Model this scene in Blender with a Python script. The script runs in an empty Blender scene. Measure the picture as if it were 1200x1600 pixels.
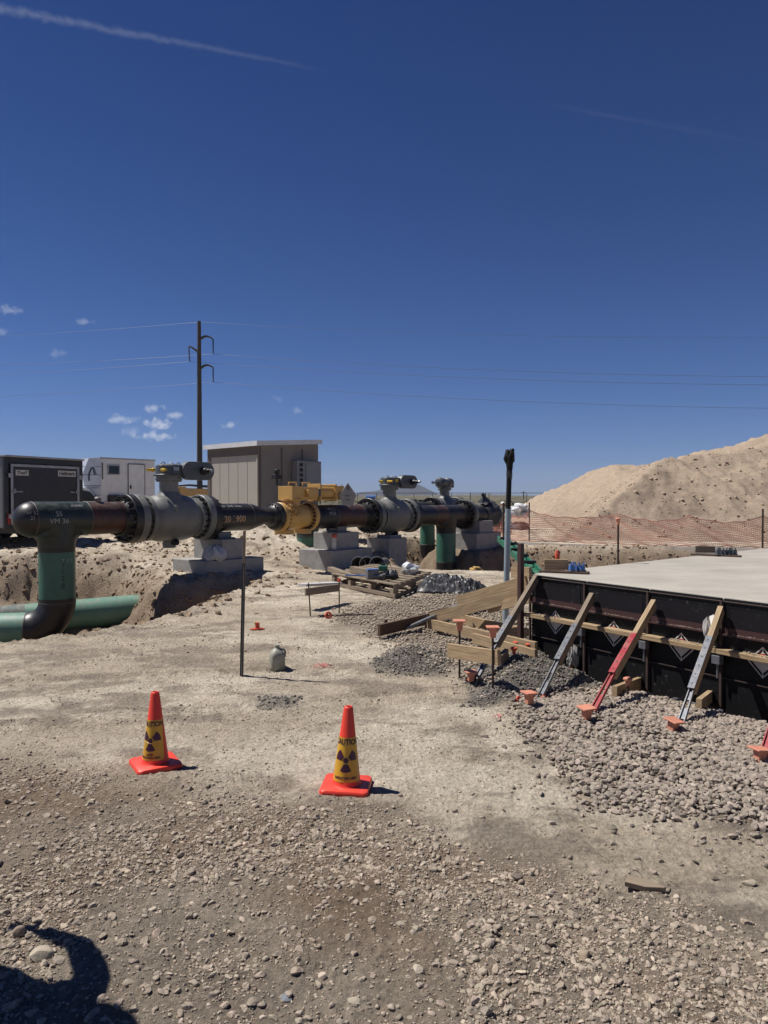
import bpy, bmesh, math, random
import numpy as np
from mathutils import Vector, Matrix

random.seed(7); RNG = np.random.default_rng(11)
S = bpy.context.scene
COL = S.collection
R = math.radians

# ------------------------------------------------------------------ camera
F = 1110.0; HOR = 780.0; CH = 1.6
PITCH = math.atan((800 - HOR) / F)
cam_d = bpy.data.cameras.new('camera'); cam = bpy.data.objects.new('camera', cam_d); COL.objects.link(cam)
cam_d.sensor_fit = 'VERTICAL'; cam_d.sensor_height = 36.0; cam_d.sensor_width = 27.0
cam_d.lens = F / 1600 * 36
cam.location = (0, 0, CH); cam.rotation_euler = (math.pi / 2 - PITCH, 0, 0)
cam_d.clip_end = 20000; cam_d.clip_start = 0.05
S.camera = cam
S.render.resolution_x = 768; S.render.resolution_y = 1024

# ------------------------------------------------------------------ light
SUN_EL = R(59.0)
SUN_TO = Vector((-0.965, 0.262, 0)).normalized() * math.cos(SUN_EL) + Vector((0, 0, math.sin(SUN_EL)))
sd = bpy.data.lights.new('sun', 'SUN'); sd.energy = 5.0; sd.angle = R(0.53); sd.color = (1.0, 0.965, 0.92)
sun = bpy.data.objects.new('sun', sd); COL.objects.link(sun)
sun.rotation_euler = SUN_TO.to_track_quat('Z', 'Y').to_euler()
sun.location = (-20, 5, 40)
S.view_settings.view_transform = 'Standard'; S.view_settings.look = 'None'
S.view_settings.exposure = 0.27; S.view_settings.gamma = 1.0

def pix_dir(px, py):
    v = Vector(((px - 600) / F, 1.0, -(py - 800) / F))
    c, s = math.cos(PITCH), math.sin(PITCH)
    return Vector((v.x, v.y * c + v.z * s, -v.y * s + v.z * c))
def W(px, py, D):
    d = pix_dir(px, py); return Vector((0, 0, CH)) + d * (D / d.y)
def G(px, py, z=0.0):
    d = pix_dir(px, py); return Vector((0, 0, CH)) + d * ((z - CH) / d.z)

world = bpy.data.worlds.new('World'); S.world = world; world.use_nodes = True
wn = world.node_tree.nodes; wl = world.node_tree.links; wn.clear()
wout = wn.new('ShaderNodeOutputWorld'); wbg = wn.new('ShaderNodeBackground'); wl.new(wbg.outputs[0], wout.inputs[0])
sky = wn.new('ShaderNodeTexSky'); sky.sky_type = 'NISHITA'; sky.sun_disc = False
sky.sun_elevation = SUN_EL; sky.sun_rotation = math.atan2(SUN_TO.x, SUN_TO.y)
sky.altitude = 1500; sky.air_density = 1.0; sky.dust_density = 0.0; sky.ozone_density = 3.0
wbg.inputs[1].default_value = 0.048
hs = wn.new('ShaderNodeHueSaturation'); hs.inputs['Saturation'].default_value = 1.2
wl.new(sky.outputs[0], hs.inputs['Color'])
tc = wn.new('ShaderNodeTexCoord')
def wmath(op, a, b=None, c=None, clamp=False):
    n = wn.new('ShaderNodeMath'); n.operation = op; n.use_clamp = clamp
    for i, x in enumerate((a, b, c)):
        if x is None: continue
        if isinstance(x, (int, float)): n.inputs[i].default_value = x
        else: wl.new(x, n.inputs[i])
    return n.outputs[0]
def wdot(v):
    n = wn.new('ShaderNodeVectorMath'); n.operation = 'DOT_PRODUCT'
    wl.new(tc.outputs['Generated'], n.inputs[0]); n.inputs[1].default_value = tuple(v); return n.outputs['Value']
wnoise = wn.new('ShaderNodeTexNoise'); wnoise.inputs['Scale'].default_value = 120; wnoise.inputs['Detail'].default_value = 6
wl.new(tc.outputs['Generated'], wnoise.inputs['Vector'])
wnoise2 = wn.new('ShaderNodeTexNoise'); wnoise2.inputs['Scale'].default_value = 40; wnoise2.inputs['Detail'].default_value = 5
wl.new(tc.outputs['Generated'], wnoise2.inputs['Vector'])
sepz = wn.new('ShaderNodeSeparateXYZ'); wl.new(tc.outputs['Generated'], sepz.inputs[0])
ramp = wn.new('ShaderNodeValToRGB'); ramp.color_ramp.interpolation = 'B_SPLINE'
TINT = [(0.0, (.56, .68, 1.22)), (.04, (.57, .69, 1.18)), (.12, (.64, .74, 1.12)), (.28, (.62, .68, .98)), (.60, (.38, .48, .80))]
ramp.color_ramp.elements[0].position = 0; ramp.color_ramp.elements[1].position = TINT[-1][0]
for p_, c_ in TINT[1:-1]: ramp.color_ramp.elements.new(p_)
for e_, (p_, c_) in zip(ramp.color_ramp.elements, TINT): e_.position = p_; e_.color = (*[k / 1.25 for k in c_], 1)
wl.new(sepz.outputs['Z'], ramp.inputs[0])
tm = wn.new('ShaderNodeVectorMath'); tm.operation = 'MULTIPLY'; wl.new(hs.outputs['Color'], tm.inputs[0]); wl.new(ramp.outputs[0], tm.inputs[1])
tm2 = wn.new('ShaderNodeVectorMath'); tm2.operation = 'SCALE'; tm2.inputs['Scale'].default_value = 1.25; wl.new(tm.outputs[0], tm2.inputs[0])
cur = tm2.outputs[0]
total = None
# small fair-weather clouds low in the sky: (px, py, half width px, half height px, strength)
CL = [(12, 484, 14, 6, .45), (2, 517, 8, 5, .25), (131, 502, 12, 4, .3), (90, 551, 11, 6, .2), (241, 638, 13, 6, .75), (273, 650, 14, 5, .6),
      (186, 655, 15, 6, .65), (245, 662, 20, 7, .95), (210, 655, 8, 5, .3), (240, 681, 21, 6, .85), (205, 675, 12, 6, .35), (358, 665, 10, 5, .6),
      (435, 622, 9, 5, .25), (466, 642, 8, 5, .25)]
for (cx, cy, hw, hh, st) in CL:
    d = pix_dir(cx, cy).normalized(); rt = Vector((d.y, -d.x, 0)).normalized(); up = rt.cross(d)
    a = wmath('DIVIDE', wdot(rt), hw / F); b = wmath('DIVIDE', wdot(up), hh / F)
    q = wmath('SQRT', wmath('ADD', wmath('POWER', wmath('ABSOLUTE', a), 2.0), wmath('POWER', wmath('ABSOLUTE', b), 2.0)))
    q = wmath('SUBTRACT', 1.15, wmath('ADD', q, wmath('MULTIPLY', wmath('SUBTRACT', wnoise.outputs['Fac'], .5), 3.6)))
    q = wmath('MULTIPLY', wmath('MULTIPLY', q, .9, clamp=True), st * .62)
    q = wmath('MULTIPLY', q, wmath('GREATER_THAN', wdot(d), 0.9))
    total = q if total is None else wmath('MAXIMUM', total, q)
def trail(p0, p1, w0, w1, st, cut=False):
    a, b = pix_dir(*p0).normalized(), pix_dir(*p1).normalized()
    n = a.cross(b).normalized(); t = (b - a).normalized(); ta, tb = a.dot(t), b.dot(t)
    al = wmath('DIVIDE', wmath('SUBTRACT', wdot(t), ta), tb - ta)
    wd = wmath('ADD', wmath('MULTIPLY', al, (w1 - w0) / F), w0 / F)
    off = wmath('ADD', wmath('DIVIDE', wmath('ABSOLUTE', wmath('ADD', wdot(n), wmath('MULTIPLY', wmath('SUBTRACT', wnoise2.outputs['Fac'], .5), .006))), wd),
                wmath('MULTIPLY', wmath('SUBTRACT', wnoise.outputs['Fac'], .5), 1.6))
    q = wmath('SUBTRACT', 1.0, off, clamp=True)
    fade = wmath('SUBTRACT', 1.0, al, clamp=True)
    if cut: fade = wmath('MULTIPLY', fade, wmath('MULTIPLY', al, 4.0, clamp=True))
    q = wmath('MULTIPLY', wmath('MULTIPLY', q, wmath('POWER', fade, .7)), st)
    return wmath('MULTIPLY', q, wmath('GREATER_THAN', wdot(a), 0.5))
total = wmath('MAXIMUM', total, trail((-150, -15), (520, 112), 8, 3, .12))
total = wmath('MAXIMUM', total, trail((840, 160), (1260, 236), 4, 5, .018, True))
mix = wn.new('ShaderNodeMix'); mix.data_type = 'RGBA'
wl.new(total, mix.inputs[0]); wl.new(cur, mix.inputs[6]); mix.inputs[7].default_value = (14, 14.4, 15.4, 1)
wl.new(mix.outputs[2], wbg.inputs[0])

# ------------------------------------------------------------------ helpers
def col(r, g, b):
    f = lambda c: (c / 255 / 12.92) if c / 255 <= 0.04045 else ((c / 255 + 0.055) / 1.055) ** 2.4
    return (f(r), f(g), f(b))
def mat(name, c, rough=.6, metal=0., c2=None, ns=6., nd=5., bump=0., bs=40., stretch=None, spec=None, dust=0., dustc=(.34, .29, .23), mixlo=.35, mixhi=.65, coat=0.):
    m = bpy.data.materials.new(name); m.use_nodes = True; n = m.node_tree.nodes; l = m.node_tree.links
    b = n['Principled BSDF']; b.inputs['Roughness'].default_value = rough; b.inputs['Metallic'].default_value = metal
    if spec is not None: b.inputs['Specular IOR Level'].default_value = spec
    if coat: b.inputs['Coat Weight'].default_value = coat; b.inputs['Coat Roughness'].default_value = .15
    t = n.new('ShaderNodeTexCoord'); mp = n.new('ShaderNodeMapping'); l.new(t.outputs['Object'], mp.inputs[0])
    if stretch: mp.inputs['Scale'].default_value = stretch
    nz = n.new('ShaderNodeTexNoise'); nz.inputs['Scale'].default_value = ns; nz.inputs['Detail'].default_value = nd; nz.inputs['Roughness'].default_value = .65
    l.new(mp.outputs[0], nz.inputs['Vector'])
    c2 = c2 or tuple(x * .78 for x in c)
    mr = n.new('ShaderNodeMapRange'); mr.inputs[1].default_value = mixlo; mr.inputs[2].default_value = mixhi; l.new(nz.outputs['Fac'], mr.inputs[0])
    mx = n.new('ShaderNodeMix'); mx.data_type = 'RGBA'; mx.inputs[6].default_value = (*c, 1); mx.inputs[7].default_value = (*c2, 1); l.new(mr.outputs[0], mx.inputs[0])
    out = mx.outputs[2]
    if dust:
        g = n.new('ShaderNodeNewGeometry'); sp = n.new('ShaderNodeSeparateXYZ'); l.new(g.outputs['Normal'], sp.inputs[0])
        n2 = n.new('ShaderNodeTexNoise'); n2.inputs['Scale'].default_value = 9; n2.inputs['Detail'].default_value = 7; l.new(t.outputs['Object'], n2.inputs['Vector'])
        a = n.new('ShaderNodeMapRange'); a.inputs[1].default_value = .1; a.inputs[2].default_value = 1.; a.inputs[3].default_value = .12; a.inputs[4].default_value = 1.; l.new(sp.outputs['Z'], a.inputs[0])
        bb = n.new('ShaderNodeMapRange'); bb.inputs[1].default_value = .42; bb.inputs[2].default_value = .68; l.new(n2.outputs['Fac'], bb.inputs[0])
        mm = n.new('ShaderNodeMath'); mm.operation = 'MULTIPLY'; l.new(a.outputs[0], mm.inputs[0]); l.new(bb.outputs[0], mm.inputs[1])
        m2 = n.new('ShaderNodeMath'); m2.operation = 'MULTIPLY'; l.new(mm.outputs[0], m2.inputs[0]); m2.inputs[1].default_value = dust
        mx2 = n.new('ShaderNodeMix'); mx2.data_type = 'RGBA'; l.new(m2.outputs[0], mx2.inputs[0]); l.new(out, mx2.inputs[6]); mx2.inputs[7].default_value = (*dustc, 1)
        out = mx2.outputs[2]
    l.new(out, b.inputs['Base Color'])
    if bump:
        n3 = n.new('ShaderNodeTexNoise'); n3.inputs['Scale'].default_value = bs; n3.inputs['Detail'].default_value = 6; l.new(mp.outputs[0], n3.inputs['Vector'])
        bp = n.new('ShaderNodeBump'); bp.inputs['Strength'].default_value = 1.0; bp.inputs['Distance'].default_value = bump; l.new(n3.outputs['Fac'], bp.inputs['Height']); l.new(bp.outputs[0], b.inputs['Normal'])
    return m

class MB:
    def __init__(s): s.v = []; s.f = []; s.m = []; s.cur = 0
    def add(s, vs, fs):
        o = len(s.v); s.v += [tuple(v) for v in vs]; s.f += [tuple(i + o for i in f) for f in fs]; s.m += [s.cur] * len(fs); return s
    def box(s, c, d, M=None, taper=1.0):
        vs = []
        for z in (-1, 1):
            k = taper if z > 0 else 1
            for x, y in ((-1, -1), (1, -1), (1, 1), (-1, 1)): vs.append(Vector((x * d[0] / 2 * k, y * d[1] / 2 * k, z * d[2] / 2)))
        vs = [(M @ v if M else v) + Vector(c) for v in vs]
        return s.add(vs, [(3, 2, 1, 0), (4, 5, 6, 7), (0, 1, 5, 4), (1, 2, 6, 5), (2, 3, 7, 6), (3, 0, 4, 7)])
    def beam(s, a, b, w, h, up=(0, 0, 1)):
        a, b = Vector(a), Vector(b); x = (b - a).normalized(); u = Vector(up)
        y = u.cross(x); y = y.normalized() if y.length > 1e-5 else x.orthogonal().normalized(); z = x.cross(y)
        M = Matrix((x, y, z)).transposed(); return s.box((a + b) / 2, ((b - a).length, w, h), M)
    def rev(s, o, d, prof, n=40, cap=True, up=None):
        o, d = Vector(o), Vector(d).normalized(); a = (Vector(up) if up else d.orthogonal()).normalized(); b = d.cross(a)
        vs = []; fs = []
        for (t, r) in prof:
            for i in range(n):
                an = 2 * math.pi * i / n; vs.append(o + d * t + (a * math.cos(an) + b * math.sin(an)) * r)
        for k in range(len(prof) - 1):
            for i in range(n):
                j = (i + 1) % n; fs.append((k * n + i, k * n + j, (k + 1) * n + j, (k + 1) * n + i))
        if cap:
            fs.append(tuple(range(n - 1, -1, -1))); fs.append(tuple((len(prof) - 1) * n + i for i in range(n)))
        return s.add(vs, fs)
    def cyl(s, a, b, r, r2=None, n=16):
        a, b = Vector(a), Vector(b); L = (b - a).length
        return s.rev(a, b - a, [(0, r), (L, r if r2 is None else r2)], n)
    def tube(s, pts, r, n=10, cap=True, rads=None):
        pts = [Vector(p) for p in pts]; vs = []; fs = []; prev = None
        for k, p in enumerate(pts):
            t = (pts[min(k + 1, len(pts) - 1)] - pts[max(k - 1, 0)]).normalized()
            if prev is None: a = t.orthogonal().normalized()
            else: a = (prev - t * prev.dot(t)).normalized()
            prev = a; b = t.cross(a); rr = rads[k] if rads else r
            for i in range(n):
                an = 2 * math.pi * i / n; vs.append(p + (a * math.cos(an) + b * math.sin(an)) * rr)
        for k in range(len(pts) - 1):
            for i in range(n):
                j = (i + 1) % n; fs.append((k * n + i, k * n + j, (k + 1) * n + j, (k + 1) * n + i))
        if cap: fs.append(tuple(range(n - 1, -1, -1))); fs.append(tuple((len(pts) - 1) * n + i for i in range(n)))
        return s.add(vs, fs)
    def prism(s, poly, ex):   # poly: list of 3D points, ex: extrusion vector
        n = len(poly); ex = Vector(ex); vs = [Vector(p) for p in poly] + [Vector(p) + ex for p in poly]
        return s.add(vs, [tuple(range(n - 1, -1, -1)), tuple(range(n, 2 * n))] + [(i, (i + 1) % n, n + (i + 1) % n, n + i) for i in range(n)])
    def build(s, name, m, parent=None, world=False, smooth=None, bevel=0., origin=None):
        me = bpy.data.meshes.new(name)
        vs = s.v
        if world and parent is not None:
            I = wmat(parent).inverted(); vs = [tuple(I @ Vector(v)) for v in vs]
        elif origin is not None:
            vs = [tuple(Vector(v) - Vector(origin)) for v in vs]
        me.from_pydata(vs, [], s.f)
        for mm in (m if isinstance(m, (list, tuple)) else [m]): me.materials.append(mm)
        if isinstance(m, (list, tuple)): me.polygons.foreach_set('material_index', s.m)
        bm = bmesh.new(); bm.from_mesh(me); bmesh.ops.recalc_face_normals(bm, faces=bm.faces); bm.to_mesh(me); bm.free()
        o = bpy.data.objects.new(name, me); COL.objects.link(o)
        if parent is not None: o.parent = parent
        elif origin is not None: o.location = origin
        if smooth is not None:
            me.shade_smooth() if hasattr(me, 'shade_smooth') else None
            try: me.set_sharp_from_angle(angle=R(smooth))
            except Exception: pass
        if bevel:
            b = o.modifiers.new('bevel', 'BEVEL'); b.width = bevel; b.segments = 2; b.limit_method = 'ANGLE'; b.angle_limit = R(40); b.harden_normals = False
        return o
def wmat(o):
    return (wmat(o.parent) @ o.matrix_basis) if o.parent else o.matrix_basis.copy()
def thing(name, label, cat, loc=(0, 0, 0), rotz=0., group=None, rot=None):
    o = bpy.data.objects.new(name, None); COL.objects.link(o); o.location = loc; o.rotation_euler = rot or (0, 0, rotz)
    o.empty_display_size = .1; return tag(o, label, cat, group)
def tag(o, label, cat, group=None):
    o['label'] = label; o['category'] = cat
    if group: o['group'] = group
    return o
def struct(o, kind='structure'): o['kind'] = kind; return o
def frame_x(a, b, up=(0, 0, 1)):
    a, b = Vector(a), Vector(b); x = (b - a).normalized(); y = Vector(up).cross(x)
    y = y.normalized() if y.length > 1e-5 else x.orthogonal().normalized(); z = x.cross(y)
    M = Matrix((x, y, z)).transposed().to_4x4(); M.translation = a; return M
def bar(name, a, b, w, h, m, parent=None, up=(0, 0, 1), bevel=.002, local=False):
    """a straight timber or steel bar, local X along its length so grain follows it"""
    a, b = Vector(a), Vector(b); L = (b - a).length
    q = MB().box((L / 2, 0, 0), (L, w, h)); o = q.build(name, m, bevel=bevel)
    M = frame_x(a, b, up)
    if parent is not None: o.parent = parent; M = M if local else wmat(parent).inverted() @ M
    o.matrix_basis = M; return o

# value noise in numpy
def _h(ix, iy, s):
    n = (ix.astype(np.int64) * 374761393 + iy.astype(np.int64) * 668265263 + s * 1442695041) & 0xffffffff
    n = ((n ^ (n >> 13)) * 1274126177) & 0xffffffff
    return ((n ^ (n >> 16)) & 0xffff) / 65535.0
def vnoise(x, y, s=0):
    ix = np.floor(x); iy = np.floor(y); fx = x - ix; fy = y - iy
    fx = fx * fx * fx * (fx * (fx * 6 - 15) + 10); fy = fy * fy * fy * (fy * (fy * 6 - 15) + 10)
    a = _h(ix, iy, s); b = _h(ix + 1, iy, s); c = _h(ix, iy + 1, s); d = _h(ix + 1, iy + 1, s)
    return (a * (1 - fx) + b * fx) * (1 - fy) + (c * (1 - fx) + d * fx) * fy
def fbm(x, y, o=4, s=0, g=.5):
    r = 0; a = 1; t = 0
    for i in range(o):
        r = r + a * vnoise(x * 2 ** i + 17.3 * i, y * 2 ** i - 9.1 * i, s + i); t += a; a *= g
    return r / t - .5
def ss(a, b, x):
    t = np.clip((x - a) / (b - a), 0, 1); return t * t * (3 - 2 * t)
def sdpoly(x, y, P):   # negative inside
    P = np.array(P, float); d = np.full(np.shape(x), 1e18); sgn = np.ones(np.shape(x)); n = len(P)
    for i in range(n):
        a, b = P[i], P[(i + 1) % n]; ex, ey = b - a; wx, wy = x - a[0], y - a[1]
        t = np.clip((wx * ex + wy * ey) / (ex * ex + ey * ey), 0, 1)
        d = np.minimum(d, (wx - ex * t) ** 2 + (wy - ey * t) ** 2)
        c = (a[1] <= y) != (b[1] <= y)
        with np.errstate(divide='ignore', invalid='ignore'): xi = a[0] + (y - a[1]) / (ey if ey != 0 else 1e-9) * ex
        sgn = np.where(c & (x < xi), -sgn, sgn)
    return np.sqrt(d) * sgn
def px_poly(pts, z=0.): return [tuple(G(x, y, z)[:2]) for x, y in pts]

# pipeline frame: t metres along the line from the first tee
PD = Vector((.631, .776, 0)).normalized(); PN = Vector((PD.y, -PD.x, 0)); PO = Vector((-5.9, 12.8, 0)); PROT = math.atan2(PD.y, PD.x)
def PL(t, n=0., z=0.): return PO + PD * t + PN * n + Vector((0, 0, z))
def tx(px):
    u = (px - 600) / F; return (5.9 + 12.8 * u) / (PD.x - PD.y * u)
def az(t): return 1.243 - .0115 * t
PED = [tx(323) and 3.6, 7.38, 14.0]

# slab / formwork frame
ZT = .813
FA = G(833, 896, ZT); FB = G(1200, 940.5, ZT); FE = (FB - FA).normalized(); FN = Vector((FE.y, -FE.x, 0)) 
if FN.dot(Vector((-1, -.5, 0))) < 0: FN = -FN
def FP(s, out, z): p = FA + FE * s + FN * out; return Vector((p.x, p.y, z))
def FX(px, py, out=0.):      # ray onto the form plane
    d = pix_dir(px, py); o = Vector((0, 0, CH)); q = FA + FN * out
    return o + d * ((q - o).dot(FN) / d.dot(FN))
def fs(p): return (Vector(p) - FA).dot(FE)
BK = (G(1200, 856, ZT) - FA).normalized()      # direction of the slab's far left edge

# ------------------------------------------------------------------ terrain height
PITA = [(-16, 7.4), (-4.6, 8.05), (-3.75, 8.45), (-3.35, 9.2), (-3.0, 10.0), (-2.75, 11.4), (-2.6, 13.3), (-2.2, 14.9), (-2.75, 15.25), (-3.45, 14.35), (-4.0, 13.9), (-4.9, 15.2), (-6.0, 17.0), (-8.5, 17.6), (-18, 16.0)]
PITB = [(.3, 17.5), (1.5, 16.3), (4.0, 15.4), (7, 13.5), (13, 15), (11, 21.5), (6.5, 22.6), (4.8, 23.4), (3.2, 24.6), (1.5, 26), (-.5, 25), (-.3, 20.5)]
ISL = [(PL(14.0).x, PL(14.0).y, -.08)]
CR1 = [(640, 1030), (60, 1)]
ZG = px_poly([(800, 1092), (850, 1150), (895, 1205), (960, 1242), (1060, 1277), (1200, 1315), (1500, 1400), (1600, 1120), (1250, 1105), (1000, 1075), (880, 1090)])
ZCR = px_poly([(745, 1100), (800, 1095), (880, 1090), (935, 1070), (930, 1030), (880, 1005), (800, 1005), (750, 1040)])
ZP1 = px_poly([(585, 1030), (620, 1012), (680, 1012), (705, 1030), (690, 1052), (630, 1056), (595, 1048)])
ZP2 = px_poly([(400, 1090), (440, 1085), (470, 1090), (455, 1103), (415, 1105)])
ZMID = px_poly([(520, 962), (600, 940), (700, 925), (800, 930), (840, 1010), (790, 1090), (700, 1040), (600, 1000), (560, 980)])
ZBOT = px_poly([(-300, 1195), (60, 1200), (200, 1228), (380, 1232), (520, 1262), (640, 1300), (760, 1350), (900, 1360), (1000, 1390), (1120, 1450), (1230, 1490), (1500, 1560), (1500, 4000), (-300, 4000)])
ZROAD = [(2.8, 25.6), (7.2, 22.9), (14, 19.5), (14, 21.4), (7.6, 24.6), (3.2, 27.2)]
def hgt(x, y):
    x = np.asarray(x, float); y = np.asarray(y, float); r = np.hypot(x, y)
    z = .05 * fbm(x * .35, y * .35, 3, 3) * ss(3, 8, r)
    # left rear plateau where the trailers stand
    z = z + .36 * ss(16.0, 19.5, y + .25 * x) * ss(2.5, -1.5, x) * (1 - ss(45, 70, y))
    # spoil ridges behind the line
    z = z + .42 * np.exp(-(((x + 3.6) / 1.6) ** 2 + ((y - 20.8) / .9) ** 2)) + .15 * np.exp(-(((x + 3.6) / 1.4) ** 2 + ((y - 21) / .7) ** 2)) - .30 * np.exp(-(((x + 1.4) / 1.9) ** 2 + ((y - 17.9) / 1.9) ** 2)) + .25 * np.exp(-(((x + 6.8) / 1.6) ** 2 + ((y - 18.2) / .8) ** 2)) + .30 * np.exp(-(((x + 9.4) / 1.8) ** 2 + ((y - 18.3) / .6) ** 2))
    z = z + .35 * np.exp(-(((x - .9) / 1.4) ** 2 + ((y - 28) / 1.3) ** 2))
    w = .35 * fbm(x * 1.3, y * 1.3, 4, 21)
    dA = sdpoly(x, y, PITA) + w
    pa = ss(.15, -1.0, dA)
    dB = sdpoly(x, y, PITB) + w
    pb = ss(.1, -.95, dB)
    for (ix, iy, iz) in ISL:
        lx = (x - ix) * PD.x + (y - iy) * PD.y; ly = (x - ix) * PN.x + (y - iy) * PN.y
        d = np.maximum(np.abs(lx) - .95, np.abs(ly) - .8) + w * .6
        pb = pb * ss(0., .7, d); isl = np.exp(-((d - .3) / .5) ** 2)
    z = z - 1.0 * pa - .95 * pb
    # rims
    z = z + .07 * np.exp(-((dA - .35) / .35) ** 2) * ss(12, 15, y) + .1 * np.exp(-((dB - .3) / .4) ** 2) * ss(19, 22, y)
    bank = np.clip(np.maximum(pa, pb) * 1.4, 0, 1) + ss(17, 20, y) * ss(45, 30, y) * ss(2, 0, x) * .6 + np.exp(-((dA - .2) / .4) ** 2) * .4
    bank = np.clip(np.maximum(bank, isl), 0, 1)
    z = z + bank * (.36 * fbm(x * 2.1, y * 2.1, 6, 31, .68) + .17 * fbm(x * 7, y * 7, 4, 33, .65) - .30 * np.abs(fbm(x * 3.3 + y, y * 1.1 - x * .6, 4, 35)))
    # trench at the forms
    o = (x - FA.x) * FN.x + (y - FA.y) * FN.y; sp = (x - FA.x) * FE.x + (y - FA.y) * FE.y
    tr = ss(.62, .2, o) * ss(-1.2, -.5, o * 0 + o) * ss(-.1, .3, sp) * ss(6, 5, sp)
    z = z - .16 * tr
    # crumb heaps
    dc = sdpoly(x, y, ZCR); z = z + .10 * ss(.1, -.3, dc) * (1 + 1.8 * fbm(x * 3, y * 3, 4, 41)) 
    d1 = sdpoly(x, y, ZP1); z = z + .05 * ss(.08, -.25, d1) * (1 + 2 * fbm(x * 5, y * 5, 3, 44))
    dg = sdpoly(x, y, ZG); z = z + .035 * ss(.1, -.4, dg)
    # hand-scale relief
    near = ss(40, 18, r)
    db = sdpoly(x, y, ZBOT); gb = ss(.25, -.25, db + .5 * fbm(x * 1.6, y * 1.6, 3, 51))
    z = z + near * (.028 * fbm(x * 1.7, y * 1.7, 5, 5) + (.024 + .020 * gb) * fbm(x * 9, y * 9, 5, 9, .65) + .030 * (1 - gb) * ss(-.02, .14, fbm(x * 1.9 + 7, y * 2.6, 4, 19)) * fbm(x * 17, y * 17, 4, 23, .7) + .010 * gb * (.5 - 2 * np.abs(fbm(x * 14, y * 14, 3, 15))))
    # tyre lugs, lower right
    u = (x - .75) * .8 + (y - 2.9) * .6; v = -(x - .75) * .6 + (y - 2.9) * .8
    z = z + .009 * np.sin(u * 62) * ss(.32, .12, np.abs(v)) * ss(.75, .45, np.abs(u)) * gb
    for (cx_, cy_, an_, hw_, ln_) in ((-2.6, 6.3, .25, .13, 5.), (-1.9, 5.2, .3, .12, 5.), (1.6, 3.9, 2.75, .12, 1.6)):
        u = (x - cx_) * math.cos(an_) + (y - cy_) * math.sin(an_); v = -(x - cx_) * math.sin(an_) + (y - cy_) * math.cos(an_) + .05 * np.sin(u * .9)
        e_ = ss(hw_, hw_ * .6, np.abs(v)) * ss(ln_, ln_ * .7, np.abs(u)); z = z - .014 * e_ + .006 * e_ * np.sign(np.sin(u * 42 + 9 * np.abs(v))) * .6 + .012 * np.exp(-((np.abs(v) - hw_ * 1.15) / .03) ** 2) * ss(ln_, ln_ * .7, np.abs(u))
    # far land: gentle rise
    z = z + ss(150, 2500, r) * 11 + ss(400, 3500, r) * 14 * fbm(x / 900 + 3, y / 900, 3, 61) + ss(60, 300, r) * .8 * fbm(x / 40, y / 40, 3, 63)
    rr = .02 * ss(.2, -.2, sdpoly(x, y, ZROAD)); z = z + rr
    return z
def H1(x, y): return float(hgt(np.array([x]), np.array([y]))[0])
def on(px, py, z0=0.):
    z = z0
    for _ in range(6): p = G(px, py, z); z = H1(p.x, p.y)
    p.z = z; return p

# ------------------------------------------------------------------ ground sheet
def ground():
    a1 = np.arange(-38, 38.001, .19); a2 = np.arange(42, 318, 4.0)
    ang = np.radians(np.concatenate([a1, a2]))
    rs = [.3, .8, 1.2, 1.5]
    while rs[-1] < 30: rs.append(rs[-1] * 1.0048)
    while rs[-1] < 9000: rs.append(rs[-1] * 1.045)
    rs = np.array(rs); A, Rr = np.meshgrid(ang, rs); X = Rr * np.sin(A); Y = Rr * np.cos(A)
    Z = hgt(X, Y); nr, na = X.shape
    V = np.stack([X, Y, Z], -1).reshape(-1, 3)
    i = np.arange(nr - 1)[:, None] * na; j = np.arange(na)[None, :]; j2 = (j + 1) % na
    Fq = np.stack([i + j, i + j2, i + na + j2, i + na + j], -1).reshape(-1, 4)
    nv = len(V); V = np.vstack([V, [[0, 0, float(Z[0].mean())]]])
    tri = np.stack([np.full(na, nv), (np.arange(na) + 1) % na, np.arange(na)], -1)
    me = bpy.data.meshes.new('ground'); me.vertices.add(nv + 1); me.vertices.foreach_set('co', V.ravel())
    L = np.concatenate([Fq.ravel(), tri.ravel()]); me.loops.add(len(L)); me.loops.foreach_set('vertex_index', L.astype(np.int32))
    st = np.concatenate([np.arange(len(Fq)) * 4, len(Fq) * 4 + np.arange(na) * 3]); tot = np.concatenate([np.full(len(Fq), 4), np.full(na, 3)])
    me.polygons.add(len(st)); me.polygons.foreach_set('loop_start', st.astype(np.int32)); me.polygons.foreach_set('loop_total', tot.astype(np.int32))
    me.update(calc_edges=True); me.validate()
    me.polygons.foreach_set('use_smooth', np.ones(len(st), bool))
    x, y = V[:, 0], V[:, 1]; r = np.hypot(x, y)
    c = ground_color(x, y, r)
    at = me.color_attributes.new('soil', 'FLOAT_COLOR', 'POINT'); at.data.foreach_set('color', np.concatenate([c, np.ones((len(c), 1))], 1).astype(np.float32).ravel())
    me.materials.append(M_ground()); o = bpy.data.objects.new('ground', me); COL.objects.link(o); struct(o); return o
C_DIRT = np.array(col(194, 179, 157)); C_PALE = np.array(col(224, 211, 189)); C_BRN = np.array(col(146, 126, 106)); C_GREY = np.array(col(112, 108, 104))
C_CRUMB = np.array(col(128, 122, 113)); C_PEB = np.array(col(156, 143, 127)); C_BANK = np.array(col(140, 120, 99)); C_FAR = np.array(col(116, 108, 88)); C_SAGE = np.array(col(84, 84, 68))
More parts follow.
